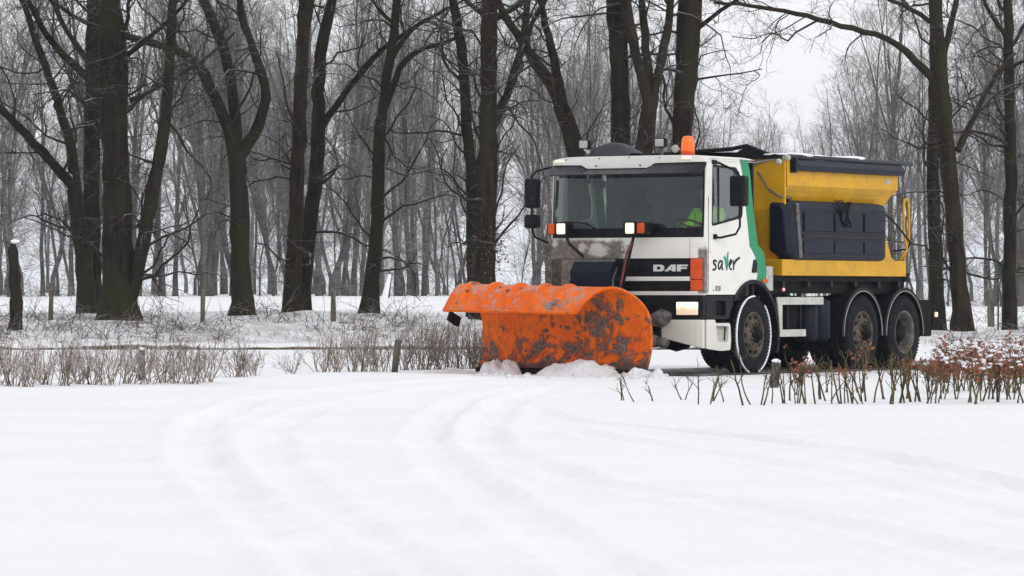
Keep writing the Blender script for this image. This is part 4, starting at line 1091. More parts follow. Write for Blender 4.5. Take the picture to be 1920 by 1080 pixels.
P_('rail_end', MB().box(-1.08, -1.149, 1.19, 1.29, 2.78, 2.99, .01), 'black', rl)
P_('tarpaulin_tube', MB().tube([(-1.02, 1.22, 3.005), (-4.85, 1.22, 2.995)], .033, 10), 'tarp', HOP)
tp = MB(); v_, f_ = [], []
for i in range(25):
    for j in range(21):
        x = -.98 - 3.55 * i / 24; y = -1.22 + 2.44 * j / 20
        v_.append((x, y, 3.0 + .075 * (1 - (y / 1.22) ** 2) + .012 * math.sin(i * 1.3) + .01 * float(vnoise(i * .7, j * .5, 4))))
for i in range(24):
    for j in range(20): a = i * 21 + j; f_.append((a, a + 1, a + 22, a + 21))
P_('tarpaulin', tp.add(v_, f_, True), 'tarp', HOP)
ss = lumps([(-1.0 - .28 * i, .95 + .08 * math.sin(i), 3.035) for i in range(9)], [.13 + .06 * ((i * 7) % 3) for i in range(9)], .16, 2)
ss.build('snow_patch', M['cling'], HOP)['kind'] = 'stuff'
P_('tarpaulin_hoop', MB().tube([(-.93, -1.1, 2.99), (-.93, -.9, 3.06), (-.93, .35, 3.12), (-.93, .60, 3.16), (-.93, .95, 3.03), (-.93, 1.15, 2.99)], .03, 8), 'black', HOP)
pk = MB().plate([(.30, 2.98), (.62, 3.16), (.78, 3.11), (1.0, 3.0), (1.18, 2.97)], [], lambda u, v, wv: (-.90 + wv, u, v), .03); P_('tarpaulin_end', pk, 'black', HOP)
P_('crank_rod', MB().tube([(-.90, .78, 2.80), (-.92, .95, 2.55), (-.94, 1.13, 2.44), (-1.1, 1.22, 2.42)], .016, 8), 'greyrim', HOP)
P_('cover_arm', MB().tube([(-.92, .66, 2.90), (-.95, .92, 2.96), (-.98, 1.17, 2.985)], .022, 8), 'alu', HOP)
for p in ((-.99, 1.22, 2.985), (-.90, 1.13, 2.93)): P_('roller', MB().lathe([(0, .0), (.042, .0), (.042, .035), (.012, .04), (0, .04)], 16, 'x', (p[0], p[1], p[2])), 'bar', HOP)
# --- brine tank hung on the hopper's side
def tank(sgn):
    TS = MB()
    pr = [(.98, 2.41), (1.19, 2.39), (1.235, 2.30), (1.235, 1.62), (1.20, 1.565), (1.02, 1.55), (.90, 1.62)]
    v_, f_ = [], []; n = len(pr)
    rows = [(-.86, .80, 2.10), (-1.02, .96, 1.98), (-1.12, 1, 1.98), (-3.86, 1, 1.98), (-4.02, .96, 1.98)]
    for x, s_, zc in rows:
        for y, z in pr: v_.append((x - (2.4 - z) * (.16 if x > -2 else -.02), sgn * (1.03 + (y - 1.03) * s_), zc + (z - zc) * s_))
    for i in range(len(rows) - 1):
        for k_ in range(n): a = i * n + k_; b = i * n + (k_ + 1) % n; f_.append((a, b, b + n, a + n))
    f_ += [tuple(range(n)), tuple(range((len(rows) - 1) * n, len(rows) * n))[::-1]]
    t = P_('brine_tank', TS.add(v_, f_), 'tankblue', TRUCK, None, .02)
    Y0, Y1 = sgn * 1.23, sgn * 1.243
    for x0, x1 in ((-1.42, -2.28), (-2.36, -3.20), (-3.28, -3.86)):
        P_('tank_panel', MB().box(x0, x1, Y0, sgn * 1.256, 1.975, 2.245, .012), 'tankblue', t)
        P_('tank_panel', MB().box(x0, x1, Y0, sgn * 1.25, 1.665, 1.835, .012), 'tankblue', t)
    P_('tank_band', MB().box(-1.40, -3.90, Y0, sgn * 1.252, 1.875, 1.93, .008), 'dark', t)
    P_('tank_strap', MB().obox((-1.22, sgn * 1.240, 2.36), (-1.33, sgn * 1.242, 1.60), .012, .09), 'greyrim', t)
    if sgn > 0:
        P_('reflector', MB().box(-1.17, -1.28, 1.248, 1.256, 2.20, 2.225), 'redhose', t)
        for dx in (0, .10, .2): P_('hose_loop', MB().tube([(-2.42 - dx, 1.2, 2.43), (-2.45 - dx, 1.26, 2.36), (-2.52, 1.27, 2.15), (-2.62 - dx, 1.27, 2.05), (-2.72, 1.27, 2.2), (-2.75 - dx * .5, 1.24, 2.40)], .011, 6), 'hose', t)
        P_('filler_cap', MB().lathe([(0, 0), (.05, 0), (.05, .06), (0, .07)], 12, 'z', (-1.15, 1.1, 2.39)), 'black', t)
    return t
tank(1); tank(-1)
# --- ladder at the back
ld = P_('ladder', MB().tube([(-4.50, 1.08, 1.40), (-4.50, 1.08, 2.55)], .014, 6).tube([(-4.50, .72, 1.40), (-4.50, .72, 2.55)], .014, 6), 'greyrim')
for z in (1.62, 1.90, 2.16, 2.42): P_('rung', MB().tube([(-4.50, 1.08, z), (-4.50, .72, z)], .011, 6), 'greyrim', ld)
P_('handrail', MB().tube([(-4.58, 1.16, 1.58), (-4.70, 1.22, 1.75), (-4.64, 1.20, 2.0), (-4.64, 1.20, 2.40), (-4.67, 1.20, 2.47), (-4.76, 1.20, 2.48), (-4.80, 1.20, 2.42), (-4.82, 1.20, 2.0), (-4.76, 1.20, 1.75), (-4.70, 1.16, 1.58)], .020, 8), 'yellow', ld)
P_('cable', MB().tube([(-4.02, 1.15, 2.30), (-4.3, 1.2, 2.15), (-4.62, 1.23, 1.95), (-4.78, 1.24, 1.85), (-4.74, 1.22, 1.75), (-4.4, 1.15, 1.72)], .014, 6), 'hose', ld)

# --- the plough
def plough_paint():
    k = NT('plough_orange'); x, y, z = k.xyz(); g = k.n('ShaderNodeNewGeometry'); nz = k.xyz(g.outputs['Normal'])[2]
    a = k.noise(1.9, 8, .66, .5); b = k.noise(9, 6, .7); c = k.noise(30, 4, .7)
    m = k.math('ADD', k.math('MULTIPLY', a, .75), k.math('MULTIPLY', b, .35))
    crust = k.math('MAXIMUM', k.ramp(m,   .575, .650), k.ramp(k.math('ADD', k.math('MULTIPLY', k.noise(4.3, 7, .7, .8), .8), k.math('MULTIPLY', k.ramp(z, .30, .80, .155, 0), 1)), .515, .60))
    rust = k.ramp(k.math('ADD', b, k.math('MULTIPLY', c, .4)), .66, .82)
    low = k.ramp(k.math('ADD', z, k.math('MULTIPLY', b, -.30)), -.03, .07, 1, 0)
    tint = k.mix(k.ramp(a, .3, .7), (.74, .105, .001), (.86, .175, .002))
    col = k.mix(k.math('MULTIPLY', rust, .35), tint, (.16, .07, .035))
    cc = k.mix(k.ramp(c, .35, .7), (.05, .041, .036), (.22, .195, .18))
    col = k.mix(k.math('MULTIPLY', crust, .95), col, cc)
    col = k.mix(k.math('MULTIPLY', low, .9), col, (.06, .045, .04))
    dust = k.math('MULTIPLY', k.ramp(nz, .35, .75), k.ramp(k.math('ADD', k.math('MULTIPLY', b, .7), k.math('MULTIPLY', a, .4)), .50, .64))
    col = k.mix(k.math('MULTIPLY', dust, .75), col, (.40, .38, .37))
    k.set(col, k.math('ADD', .45, k.math('MULTIPLY', crust, .4)), 0, .14)
    k.bump(k.math('ADD', k.math('MULTIPLY', crust, 1), k.math('MULTIPLY', c, .25)), .7, .02); return k.m
M['plough'] = plough_paint()
PA = rad(42)
PW = Vector((1.842, 56.30, 0.05)); e_ = Vector((-math.cos(PA), math.sin(PA), 0)); n_ = Vector((-math.sin(PA), -math.cos(PA), 0))
TI = Matrix.Translation(TRUCK.location) @ Matrix.Rotation(TRUCK.rotation_euler[2], 4, 'Z'); TI = TI.inverted()
PROF = [(.14, .0), (.07, .13), (.02, .29), (.0, .45), (.012, .60), (.05, .74), (.11, .87), (.20, 1.0), (.31, 1.09), (.43, 1.125), (.53, 1.08), (.62, .985), (.70, .885), (.77, .785)]
PR = resample([(a, z, 0) for a, z in PROF], 40)[:, :2]
PL = 3.0
def ppt(s, t, off=0.0):
    i = t * (len(PR) - 1); a = min(int(i), len(PR) - 2); f = i - a
    p = PR[a] * (1 - f) + PR[a + 1] * f; tg = PR[a + 1] - PR[a]; tg = tg / np.linalg.norm(tg); nn = np.array([-tg[1], tg[0]])   # to the back and outside
    q = p + nn * off; k_ = .995 + .05 * s
    return TI @ (PW + e_ * (s * PL) + n_ * (q[0] * (.95 + .08 * s)) + Vector((0, 0, q[1] * k_)))
def s0(t): return .215 * float(sstep(.42, 1.0, np.array(t))) ** 1.0
NS, NTt = 48, 44
sh = MB(); v_, f_ = [], []
for off in (0, .022):
    for i in range(NS + 1):
        for j in range(NTt + 1):
            t = j / NTt; s = s0(t) + (1 - s0(t)) * i / NS; v_.append(ppt(s, t, off))
nn_ = (NS + 1) * (NTt + 1); ID = lambda o, i, j: o * nn_ + i * (NTt + 1) + j
for i in range(NS):
    for j in range(NTt):
        f_ += [(ID(0, i, j), ID(0, i + 1, j), ID(0, i + 1, j + 1), ID(0, i, j + 1)), (ID(1, i, j), ID(1, i, j + 1), ID(1, i + 1, j + 1), ID(1, i + 1, j))]
    f_ += [(ID(0, i, 0), ID(1, i, 0), ID(1, i + 1, 0), ID(0, i + 1, 0)), (ID(0, i, NTt), ID(0, i + 1, NTt), ID(1, i + 1, NTt), ID(1, i, NTt))]
for j in range(NTt):
    f_ += [(ID(0, 0, j), ID(0, 0, j + 1), ID(1, 0, j + 1), ID(1, 0, j)), (ID(0, NS, j), ID(1, NS, j), ID(1, NS, j + 1), ID(0, NS, j + 1))]
sh.add(v_, f_, True); BL = P_('plough_blade', sh, 'plough', TRUCK, 'curved orange plough blade crusted with grey frozen slush')
P_('blade_edge', MB().tube([ppt(s0(j / 30) + .004, j / 30, .011) for j in range(31)], .022, 8), 'plough', BL)
P_('blade_lip', MB().tube([ppt(.215 + .785 * i / 20, 1.0, .011) for i in range(21)], .026, 8), 'plough', BL)
P_('blade_edge', MB().tube([ppt(.998, j / 30, .011) for j in range(31)], .018, 8), 'plough', BL)
for s in (.36, .50, .645, .79, .93):
    t0_ = .50
    mb = MB(); v_, f_ = [], []; n = 20; hw = .017
    for i in range(n + 1):
        t = .56 + .42 * i / n
        hgt = .034 * math.sin(math.pi * min(1, i / n * 1.02)) ** .6 + .022 if i < n else .025
        for ds, o in ((-hw, .02), (-hw * .6, hgt), (hw * .6, hgt), (hw, .02)): v_.append(ppt(s + ds, t, o))
    for i in range(n):
        for k_ in range(4): f_.append((i * 4 + k_, i * 4 + (k_ + 1) % 4, i * 4 + 4 + (k_ + 1) % 4, i * 4 + 4 + k_))
    f_ += [(0, 1, 2, 3), (n * 4, n * 4 + 1, n * 4 + 2, n * 4 + 3)]
    P_('rib', mb.add(v_, f_), 'plough', BL)
ce = MB(); v_, f_ = [], []
for i in range(31):
    s = i / 30
    for o, dz in ((-.03, .05), (-.03, -.075), (.03, -.075), (.03, .05)):
        p = PW + e_ * (s * PL) + n_ * (.135 - o) + Vector((0, 0, dz + .012 * float(vnoise(s * 9, 1, 3)))); v_.append(TI @ p)
for i in range(30):
    for k_ in range(4): f_.append((i * 4 + k_, i * 4 + (k_ + 1) % 4, i * 4 + 4 + (k_ + 1) % 4, i * 4 + 4 + k_))
f_ += [(0, 1, 2, 3), (120, 121, 122, 123)]
P_('cutting_edge', ce.add(v_, f_), 'chassis', BL)
W2L = lambda s, a, z: TI @ (PW + e_ * (s * PL) + n_ * a + Vector((0, 0, z)))
pb = MB(); pb.obox(W2L(.12, -.10, .42), W2L(.88, -.10, .42), .12, .14, .01); pb.obox(W2L(.12, -.06, .80), W2L(.88, -.06, .80), .08, .08, .01)
for s in (.25, .70): pb.obox(W2L(s, -.12, .42), (1.35, -.45 if s > .5 else .45, .62), .10, .12)
pb.obox(W2L(.45, -.12, .75), (1.40, 0, .95), .07, .07); pb.box(1.30, 1.50, -.60, .60, .50, .95, .02)
P_('plough_frame', pb, 'chassis')
P_('deflector_bracket', MB().obox(W2L(.985, .74, .75), W2L(.985, .55, .66), .05, .13), 'chassis', BL)
P_('plough_hose', MB().tube([(1.68, .05, 1.2), W2L(.32, -.12, .98), W2L(.30, -.15, .7)], .016, 6), 'hose')
# slush baked on the hood and in the blade
pts, rs = [], []
r_ = np.random.default_rng(8)
for _ in range(16):
    s, t = r_.uniform(.08, .97), r_.uniform(.10, .42)
    if s > .62 and r_.random() < .6: continue
    pts.append(ppt(s, t, -.004)); rs.append(r_.uniform(.012, .045))
for _ in range(10):
    s, t = r_.uniform(.36, .98), r_.uniform(.62, .97); pts.append(ppt(s, t, .026)); rs.append(r_.uniform(.015, .04))
o = lumps(pts, rs, .6, 5).build('frozen_slush', plain('grey_frozen_slush', (.15, .135, .125), .85, 0, .4, 9, .5), BL); o['kind'] = 'stuff'

# ------------------------------------------------------------------ driver
def skin_mesh(name, verts, edges, radii, root, m, parent, sub=2):
    me = bpy.data.meshes.new(name); me.from_pydata(verts, edges, []); me.update()
    o = link(bpy.data.objects.new(name, me), parent)
    sk = o.modifiers.new('skin', 'SKIN'); sk.use_smooth_shade = True
    for i, r in enumerate(radii):
        r = r if hasattr(r, '__len__') else (r, r); me.skin_vertices[0].data[i].radius = r
    me.skin_vertices[0].data[root].use_root = True
    ss_ = o.modifiers.new('sub', 'SUBSURF'); ss_.levels = sub; ss_.render_levels = sub
    dg = bpy.context.evaluated_depsgraph_get(); me2 = bpy.data.meshes.new_from_object(o.evaluated_get(dg))
    o.modifiers.clear(); o.data = me2; me2.materials.clear(); me2.materials.append(m); return o
kk = NT('skin'); kk.set((.45, .24, .17), .55); SKIN = kk.m
HIVIS = plain('hi_vis_jacket', (.38, .88, .03), .7, 0, .15, 6)
PT = TRUCK.matrix_basis
driver = empty('person', tuple(PT @ Vector((.20, .62, 1.74))), TRUCK.rotation_euler[2])
tag(driver, 'driver in a bright green high-visibility jacket at the wheel of the truck', 'person')
vv = [(0, 0, .02), (.0, 0, .25), (.0, 0, .47), (.03, 0, .58), (.06, 0, .66), (.08, 0, .76), (.06, 0, .86),
      (.0, .19, .47), (.16, .25, .24), (.42, .17, .30), (.0, -.19, .47), (.16, -.25, .24), (.42, -.17, .30),
      (.24, .10, .02), (.44, .12, .0), (.46, .12, -.38), (.58, .12, -.45), (.24, -.10, .02), (.44, -.12, .0), (.46, -.12, -.38), (.58, -.12, -.45)]
ee = [(0, 1), (1, 2), (2, 3), (3, 4), (4, 5), (5, 6), (2, 7), (7, 8), (8, 9), (2, 10), (10, 11), (11, 12), (0, 13), (13, 14), (14, 15), (15, 16), (0, 17), (17, 18), (18, 19), (19, 20)]
r1 = [(.15, .12), (.15, .12), (.14, .10), (.06, .06), (.075, .07), (.10, .085), (.075, .07), .065, .05, .032, .065, .05, .032, .085, .065, .05, .045, .085, .065, .05, .045]
b_ = skin_mesh('body', vv, ee, r1, 0, SKIN, driver)
nose = MB().lathe([(0, .03), (.012, .02), (.018, 0), (0, -.01)], 8, 'x', (.165, 0, .745)); nose.build('nose', SKIN, b_)
for s_ in (1, -1):
    MB().lathe([(0, .006), (.012, .0), (0, -.006)], 8, 'x', (.168, s_ * .034, .78)).build('eye', M['ink'], b_)
    MB().lathe([(0, .01), (.03, .0), (0, -.01)], 8, 'y', (.07, s_ * .098, .76)).build('ear', SKIN, b_)
MB().box(.155, .170, -.028, .028, .700, .708).build('mouth', plain('lips', (.25, .09, .08), .6), b_)
hr = MB().lathe([(.108, .0), (.112, .05), (.09, .10), (.05, .125), (0, .13)], 20, 'z', (.055, 0, .79)); hr.build('hair', plain('brown_hair', (.04, .025, .018), .8), driver)
jv = [vv[i] for i in (0, 1, 2, 7, 8, 9, 10, 11, 12)]; je = [(0, 1), (1, 2), (2, 3), (3, 4), (4, 5), (2, 6), (6, 7), (7, 8)]
jk = skin_mesh('jacket', jv, je, [(.19, .155), (.19, .155), (.165, .125), .09, .068, .05, .09, .068, .05], 0, HIVIS, driver)
for s_ in (1, -1):       # hands on the wheel: palm, four fingers and a thumb
    hv_ = [(.42, s_ * .17, .30), (.475, s_ * .165, .325)]; he = [(0, 1)]; hr_ = [.028, (.034, .02)]
    for q in range(4):
        bx = len(hv_); yy = s_ * (.135 + .021 * q); L_ = (.030, .036, .034, .027)[q]
        hv_ += [(.505, yy, .335), (.505 + L_, yy, .318), (.500 + L_ * .6, yy, .288)]; he += [(1, bx), (bx, bx + 1), (bx + 1, bx + 2)]; hr_ += [.010, .009, .008]
    bx = len(hv_); hv_ += [(.47, s_ * .128, .335), (.495, s_ * .112, .328)]; he += [(1, bx), (bx, bx + 1)]; hr_ += [.012, .009]
    skin_mesh('hand', hv_, he, hr_, 0, SKIN, driver, 1)
# ------------------------------------------------------------------ cleared strip behind the plough, heaps at its edge
m = MB(); v_, f_ = [], []
NL = 36
for i in range(NL + 1):
    x = 2.0 - 16.5 * i / NL
    for j in range(7):
        y = -1.5 + 2.95 * j / 6 + (.10 * float(vnoise(i * .9, j, 3)) if j in (0, 6) else 0)
        p = PT @ Vector((x, y, 0)); v_.append((p.x, p.y, Hs(p.x, p.y) + .012))
for i in range(NL):
    for j in range(6): a = i * 7 + j; f_.append((a, a + 1, a + 8, a + 7))
k = NT('ploughed_road'); k.coord = k.n('ShaderNodeNewGeometry').outputs['Position']
k.set(k.mix(k.ramp(k.noise(2.4, 7, .7), .50, .60), (.045, .043, .045), (.62, .62, .65)), .6); k.bump(k.noise(12, 4), .5, .02)
o = m.add(v_, f_, True).build('cleared_road', k.m, None, False); tag(o, kind='structure')

def heap(label, px, py, w_, h_, dpt, D, seed):
    X = (px - 960) / F_PX * D; z0 = Hs(X, D)
    V, Q = [], []; n, mm = 34, 18
    for j in range(mm + 1):
        for i in range(n + 1):
            u, v = 2 * i / n - 1, 2 * j / mm - 1; r2 = u * u + v * v
            h = h_ * max(0, 1 - r2) ** .75 * (1 + .9 * float(vnoise(u * 2.6 + seed, v * 2 + seed, 3)) + .5 * float(vnoise(u * 7 + seed, v * 6, 5))) - .02
            V.append((u * w_, v * dpt, max(-.03, h)))
    Q = [(j * (n + 1) + i, j * (n + 1) + i + 1, (j + 1) * (n + 1) + i + 1, (j + 1) * (n + 1) + i) for j in range(mm) for i in range(n)]
    o = MB().add(V, Q, True).build('snow_heap', M['heap'], None, False); o.location = (X, D, z0); tag(o, label, 'snow heap', 'heaps of ploughed snow')
heap('small peaked snow heap at the left end of the plough blade', 938, 700, .30, .23, .3, 57.4, 1)
heap('broad low snow heap in front of the middle of the plough blade', 1088, 704, .62, .20, .32, 56.6, 4)
heap('low ridge of snow running off to the left of the plough', 850, 703, .6, .07, .45, 58.3, 9)
heap('low snow heap under the right end of the plough blade', 1190, 708, .34, .10, .25, 55.7, 6)
heap('ragged lump of dirty snow at the right lower corner of the plough blade', 1232, 712, .14, .12, .14, 55.4, 13)

rc = np.random.default_rng(12); pts, rs = [], []
for _ in range(150):
    px = rc.uniform(880, 1250); D = rc.uniform(54.6, 57.6); X = (px - 960) / F_PX * D
    pts.append((X, D, Hs(X, D) + .004)); rs.append(.012 + .045 * rc.random() ** 3)
o = lumps(pts, rs, .75, 4).build('snow_clods', M['heap'], None, False); tag(o, 'small broken clods of snow lying in front of the plough', 'snow clods', kind='stuff')

# ------------------------------------------------------------------ posts
def post(px, py_base, h_px, w_px, label, snow=False, lean=0, square=False, group='wooden marker posts'):
    x, y, z = hit(px, py_base); h = h_px / F_PX * y; r = w_px / 2 / F_PX * y
    root = empty('wooden_post', (x, y, z)); tag(root, label, 'post', group); root.rotation_euler = (0, lean, random.uniform(0, 1))
    m = MB().lathe([(0, -.1), (r, -.1), (r * 1.02, h * .3), (r * .96, h * .7), (r * .97, h * .97), (r * .8, h), (0, h)], 4 if square else 10, 'z', (0, 0, 0), False, not square, lambda k_, i: .07 * math.sin(k_ * 2.3 + i * 1.7))
    m.build('shaft', M['post'], root)
    if snow: lumps([(0, 0, h + .005)], [r * 1.05], .55, 3).build('snow_cap', M['cling'], root)
post(265, 713, 58, 13, 'snow-capped wooden post among the shrubs in the left half of the row', True, .02)
post(740, 698, 62, 13, 'leaning wooden post at the bare gap right of the shrubs, left of the plough', False, rad(7))
post(1452, 727, 49, 17, 'short snow-topped wooden post by the truck front wheel', True, rad(5))
post(625, 602, 58, 10, 'straight field post between the twin trunks and the slender leaning tree', False, 0, False, 'posts along the edge of the field')
post(380, 603, 60, 9, 'field post just left of the three-stemmed tree', False, .02, False, 'posts along the edge of the field')
post(95, 600, 58, 9, 'field post between the broken stump and the left trees', False, .03, False, 'posts along the edge of the field')
post(1858, 612, 70, 15, 'stout post left of the green signpost at the right edge', False, 0, True, 'posts along the edge of the field')
x, y, z = hit(1875, 618)
gp = empty('signpost', (x, y, z)); tag(gp, 'thin dark green twin-tube signpost beside the slim tree at the right edge', 'signpost')
gm = plain('green_pole', (.02, .045, .035), .5)
for dx in (-.045, .06): MB().tube([(dx, 0, -.2), (dx, 0, 130 / F_PX * y)], .022, 8).build('pole', gm, gp)
MB().box(-.06, .08, -.01, .01, 96 / F_PX * y, 128 / F_PX * y, .004).build('sign_back', gm, gp)

# snow-plastered leaning trunk at the edge of the wood
x, y, z = at(722, 560, 170); z = Hs(x, y)
ls = empty('leaning_stump', (x, y, z)); tag(ls, 'pale snow-plastered leaning stump at the edge of the wood, right of the slender leaning tree', 'tree stump')
ks = np.linspace(0, 1, 8); P = np.stack([.22 * ks, 0 * ks, -.1 + 1.05 * ks], 1); R = .17 - .10 * ks
obj_np('trunk', tubes([(P[None], R[None])], 10), M['far_bark'], ls); P2 = P + np.array([-.03, -.05, 0]); obj_np('snow_crust', tubes([(P2[None], (R * .92)[None])], 10), M['cling'], ls)

# ------------------------------------------------------------------ shrubs along the left of the road
def shrub(px, py, hgt, wd, n, seed, label, group='leafless shrubs along the near verge', heads=True):
    rng = np.random.default_rng(seed); x, y, z = hit(px, py)
    root = empty('leafless_shrub', (x, y, z)); tag(root, label, 'shrub', group)
    K = n; p = np.stack([rng.normal(size=K) * wd * .13, rng.normal(size=K) * wd * .12, np.full(K, -.03)], 1)
    d = np.stack([rng.normal(size=K) * .62 * wd / hgt, rng.normal(size=K) * .45 * wd / hgt, np.full(K, 1.0)], 1); d /= np.linalg.norm(d, axis=1, keepdims=True)
    L = rng.uniform(.55, 1.12, K) * hgt; o = [p]
    for _ in range(6):
        d = d + rng.normal(size=(K, 3)) * .10; d[:, 2] += .05; d /= np.linalg.norm(d, axis=1, keepdims=True); p = p + d * (L / 6)[:, None]; o.append(p)
    P = np.stack(o, 1); R = np.repeat(np.linspace(.0062, .0032, 7)[None], K, 0) * rng.uniform(.7, 1.2, (K, 1))
    p2, r2 = branch(P, R, 5, (.12, .36), (22, 58), .22, 5, .7, .15, .95, .16, 0, .003, rng)
    p3, r3 = branch(p2, r2, 2, (.05, .16), (20, 60), .2, 3, .7, .3, 1, .1, 0, .0025, rng)
    obj_np('stems', cat_vq(tubes([(P, R)], 5), tubes([(p2, r2)], 3), tubes([(p3, r3)], 3)), M['shrub'], root)
    if heads:
        tips = P[rng.random(K) < .28][:, -1]
        if len(tips): obj_np('seed_heads', leaves_np(tips, .013, rng, 7, .012), M['brownleaf'], root, False)['kind'] = 'stuff'
spec = []
for i, px in enumerate([-8, 22, 52, 84, 118, 150, 176, 206, 238, 276, 306, 334, 360, 388]):
    spec.append((px, 722 - px * .016 + (i * 7) % 5, .50 + .07 * ((i * 5) % 3), .42, 15, '@ dense tan shrub from the left in the front row around the snow-capped post'))
spec += [(446, 707, .52, .40, 22, 'fan-shaped bare shrub standing alone in the gap between the two shrub rows'), (478, 704, .30, .22, 9, 'low sparse bare shrub just right of the lone fan-shaped one'), (546, 701, .30, .30, 7, 'thin few-stemmed twig bush in the bare snow gap')]
for i, px in enumerate([604, 634, 664, 690, 712]):
    spec.append((px, 698 - (px - 600) * .015, .52 + .10 * ((i * 5) % 3), .42, 15, '@ shrub from the left in the short clump ending at the leaning post'))
for i, px in enumerate([764, 784, 804, 824, 844, 862, 880, 896, 912]):
    spec.append((px, 694 - (px - 760) * .02, .66 + .07 * ((i * 5) % 3), .36, 17, '@ reddish-tan shrub from the left in the thicket between leaning post and plough'))
ORD = ['first', 'second', 'third', 'fourth', 'fifth', 'sixth', 'seventh', 'eighth', 'ninth', 'tenth', 'eleventh', 'twelfth', 'thirteenth', 'fourteenth', 'fifteenth',
       'sixteenth', 'seventeenth', 'eighteenth', 'nineteenth', 'twentieth'] + ['%s from last' % q for q in ('eleventh', 'tenth', 'ninth', 'eighth', 'seventh', 'sixth', 'fifth', 'fourth', 'third', 'second')]
seen_ = {}
for i, (px, py, hgt, wd, n, lab) in enumerate(spec):
    seen_[lab] = seen_.get(lab, -1) + 1
    shrub(px, py, hgt, wd, n, 40 + i, lab.replace('@', ORD[seen_[lab]]))
for i, (px, py) in enumerate([(12, 703), (130, 700), (254, 698), (676, 689), (812, 685), (888, 683)]):
    shrub(px, py, .5 if px < 500 else .62, .40, 11, 90 + i, ORD[i] + ' shrub from the left in the back rank of the shrub row', 'shrubs in the back rank')

# ------------------------------------------------------------------ young hedge at the right
SEEN = {}
def sapling(px, py, hgt, seed, label, group, leafy=0.0, snow=0.0, n=2):
    rng = np.random.default_rng(seed); x, y, z = hit(px, py)
    root = empty('hedge_plant', (x, y, z)); tag(root, label.replace('@', ORD[SEEN.setdefault(label, 0)]), 'sapling', group); SEEN[label] += 1
    K = n; p = np.stack([rng.normal(size=K) * .03, rng.normal(size=K) * .04, np.full(K, -.04)], 1)
    d = np.stack([rng.normal(size=K) * .22, rng.normal(size=K) * .2, np.ones(K)], 1); d /= np.linalg.norm(d, axis=1, keepdims=True)
    L = rng.uniform(.6, 1.0, K) * hgt; o = [p]
    for _ in range(7):
        d = d + rng.normal(size=(K, 3)) * .09; d[:, 2] += .05; d /= np.linalg.norm(d, axis=1, keepdims=True); p = p + d * (L / 7)[:, None]; o.append(p)
    P = np.stack(o, 1); R = np.repeat(np.linspace(.0105, .0050, 8)[None], K, 0) * rng.uniform(.7, 1.15, (K, 1))
    p2, r2 = branch(P, R, 3 + int(4 * (leafy > .5)), (.08, .26), (20, 50), .25, 5, .6, .35, 1, .16, 0, .0035, rng)
    p3, r3 = branch(p2, r2, 2, (.05, .16), (25, 60), .15, 3, .7, .3, 1, .15, 0, .0028, rng)
    obj_np('stems', cat_vq(tubes([(P, R)], 6), tubes([(p2, r2)], 4), tubes([(p3, r3)], 3)), M['stem'], root)
    if leafy:
        pool = np.concatenate([p2[:, 2:].reshape(-1, 3), p3[:, 1:].reshape(-1, 3)]); pool = pool[pool[:, 2] > hgt * .42]
        nn = min(len(pool), int((44 if leafy > .5 else 110) * leafy))
        if nn: obj_np('leaves', leaves_np(pool[rng.permutation(len(pool))[:nn]], .026, rng, 2 if leafy > .5 else 1, .022), M['leaf'], root, False)
    if snow:
        pool = np.concatenate([p2[:, -1], p2[:, 3]]); pool = pool[pool[:, 2] > hgt * .62]
        nn = min(len(pool), int(11 * snow)); pool = pool[rng.permutation(len(pool))[:nn]]
        if nn: lumps([q + [0, 0, .014] for q in pool], rng.uniform(.010, .036, nn), .45, seed).build('snow_cap', M['cling'], root)['kind'] = 'stuff'
rh = np.random.default_rng(77)
i = 0
for px, py, hh in ((1172, 751, .30), (1190, 753, .36), (1225, 752, .30), (1284, 750, .34), (1316, 758, .55), (1322, 757, .45), (1340, 752, .40), (1358, 754, .62), (1388, 760, .72), (1420, 759, .66), (1428, 760, .50), (1446, 757, .42)):
    sapling(px, py, hh, 300 + i, ORD[i] + ' nearly leafless stick from the left, at the thin left end of the hedge', 'bare sapling sticks', 0, 0, 1 if i % 3 else 2); i += 1
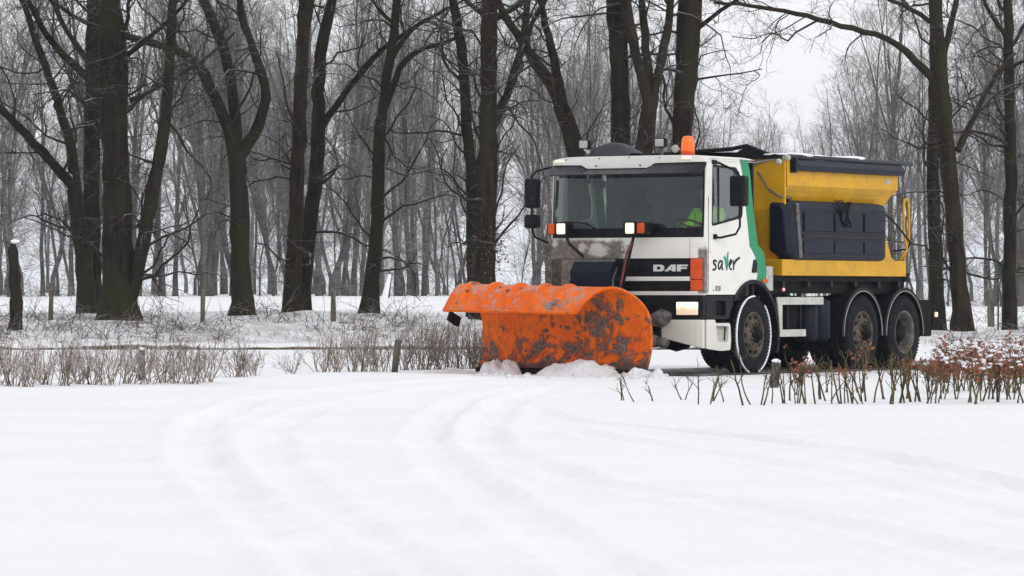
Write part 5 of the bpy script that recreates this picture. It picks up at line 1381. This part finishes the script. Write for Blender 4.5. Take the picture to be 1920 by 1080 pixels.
for px in np.linspace(1470, 1736, 21):
    py = 752 + rh.uniform(-5, 7); lf = .40 if (1495 < px < 1550 or 1590 < px < 1640 or 1680 < px < 1730) else 0
    if rh.random() < .35: lf = 0
    lab = '@ copper-leaved sapling from the left, hedge front row before the truck' if lf else '@ leafless green-stemmed sapling from the left, hedge front row before the truck'
    sapling(px + rh.uniform(-5, 5), py, rh.uniform(.46, .68), 330 + i, lab, 'hedge saplings in front of the truck', lf, 0, int(rh.integers(1, 4))); i += 1
for px in np.linspace(1490, 1740, 5):
    sapling(px + rh.uniform(-6, 6), 738 + rh.uniform(-6, 4), rh.uniform(.40, .60), 360 + i, '@ thin sapling from the left, second hedge rank before the truck', 'second rank of the young hedge', .2 if i % 2 else 0, 0, 3); i += 1
for px in np.linspace(1744, 1945, 14):
    sapling(px + rh.uniform(-4, 4), 752 + rh.uniform(-5, 6), rh.uniform(.52, .64), 380 + i, '@ snow-topped copper-leaved sapling from the left, hedge front row right of the truck', 'snow-topped hedge saplings at the right edge', 1.0, 1.0, int(rh.integers(2, 4))); i += 1
for row, (pyb, hh) in enumerate(((734, .56), (716, .58))):
    for px in np.linspace(1748 + 6 * row, 1950, 11):
        sapling(px + rh.uniform(-5, 5), pyb + rh.uniform(-4, 4), hh * rh.uniform(.9, 1.1), 420 + i, '@ snow-laden sapling from the left, ' + ('middle' if row == 0 else 'rearmost') + ' hedge rank right of the truck', 'back ranks of the snow-laden hedge', .8, 1.3, 3); i += 1

# litter in the snow
x, y = px_ground(440, 820); pts = []
r_ = np.random.default_rng(4)
pts = [(x + r_.normal() * .045, y + r_.normal() * .25, Hs(x, y) - .008 + .004 * q % .01) for q in range(26)]
o = lumps(pts, r_.uniform(.006, .018, 26), .5, 3).build('soil_patch', M['bramble'], None); tag(o, 'small dark patch of soil and twigs showing through the foreground snow', 'soil patch', kind='stuff')

# ------------------------------------------------------------------ winter haze
m = MB().box(-950, 950, -60, 2500, -2.0, 34)
hz_ = m.build('haze', bpy.data.materials.new('haze'), None); hm = hz_.data.materials[0]; hm.use_nodes = True
tn = hm.node_tree; tn.nodes.clear(); o_ = tn.nodes.new('ShaderNodeOutputMaterial'); pv = tn.nodes.new('ShaderNodeVolumePrincipled')
pv.inputs['Color'].default_value = (.78, .88, 1.0, 1); pv.inputs['Density'].default_value = HAZE; pv.inputs['Anisotropy'].default_value = .1
tn.links.new(pv.outputs[0], o_.inputs['Volume']); tag(hz_, kind='stuff')
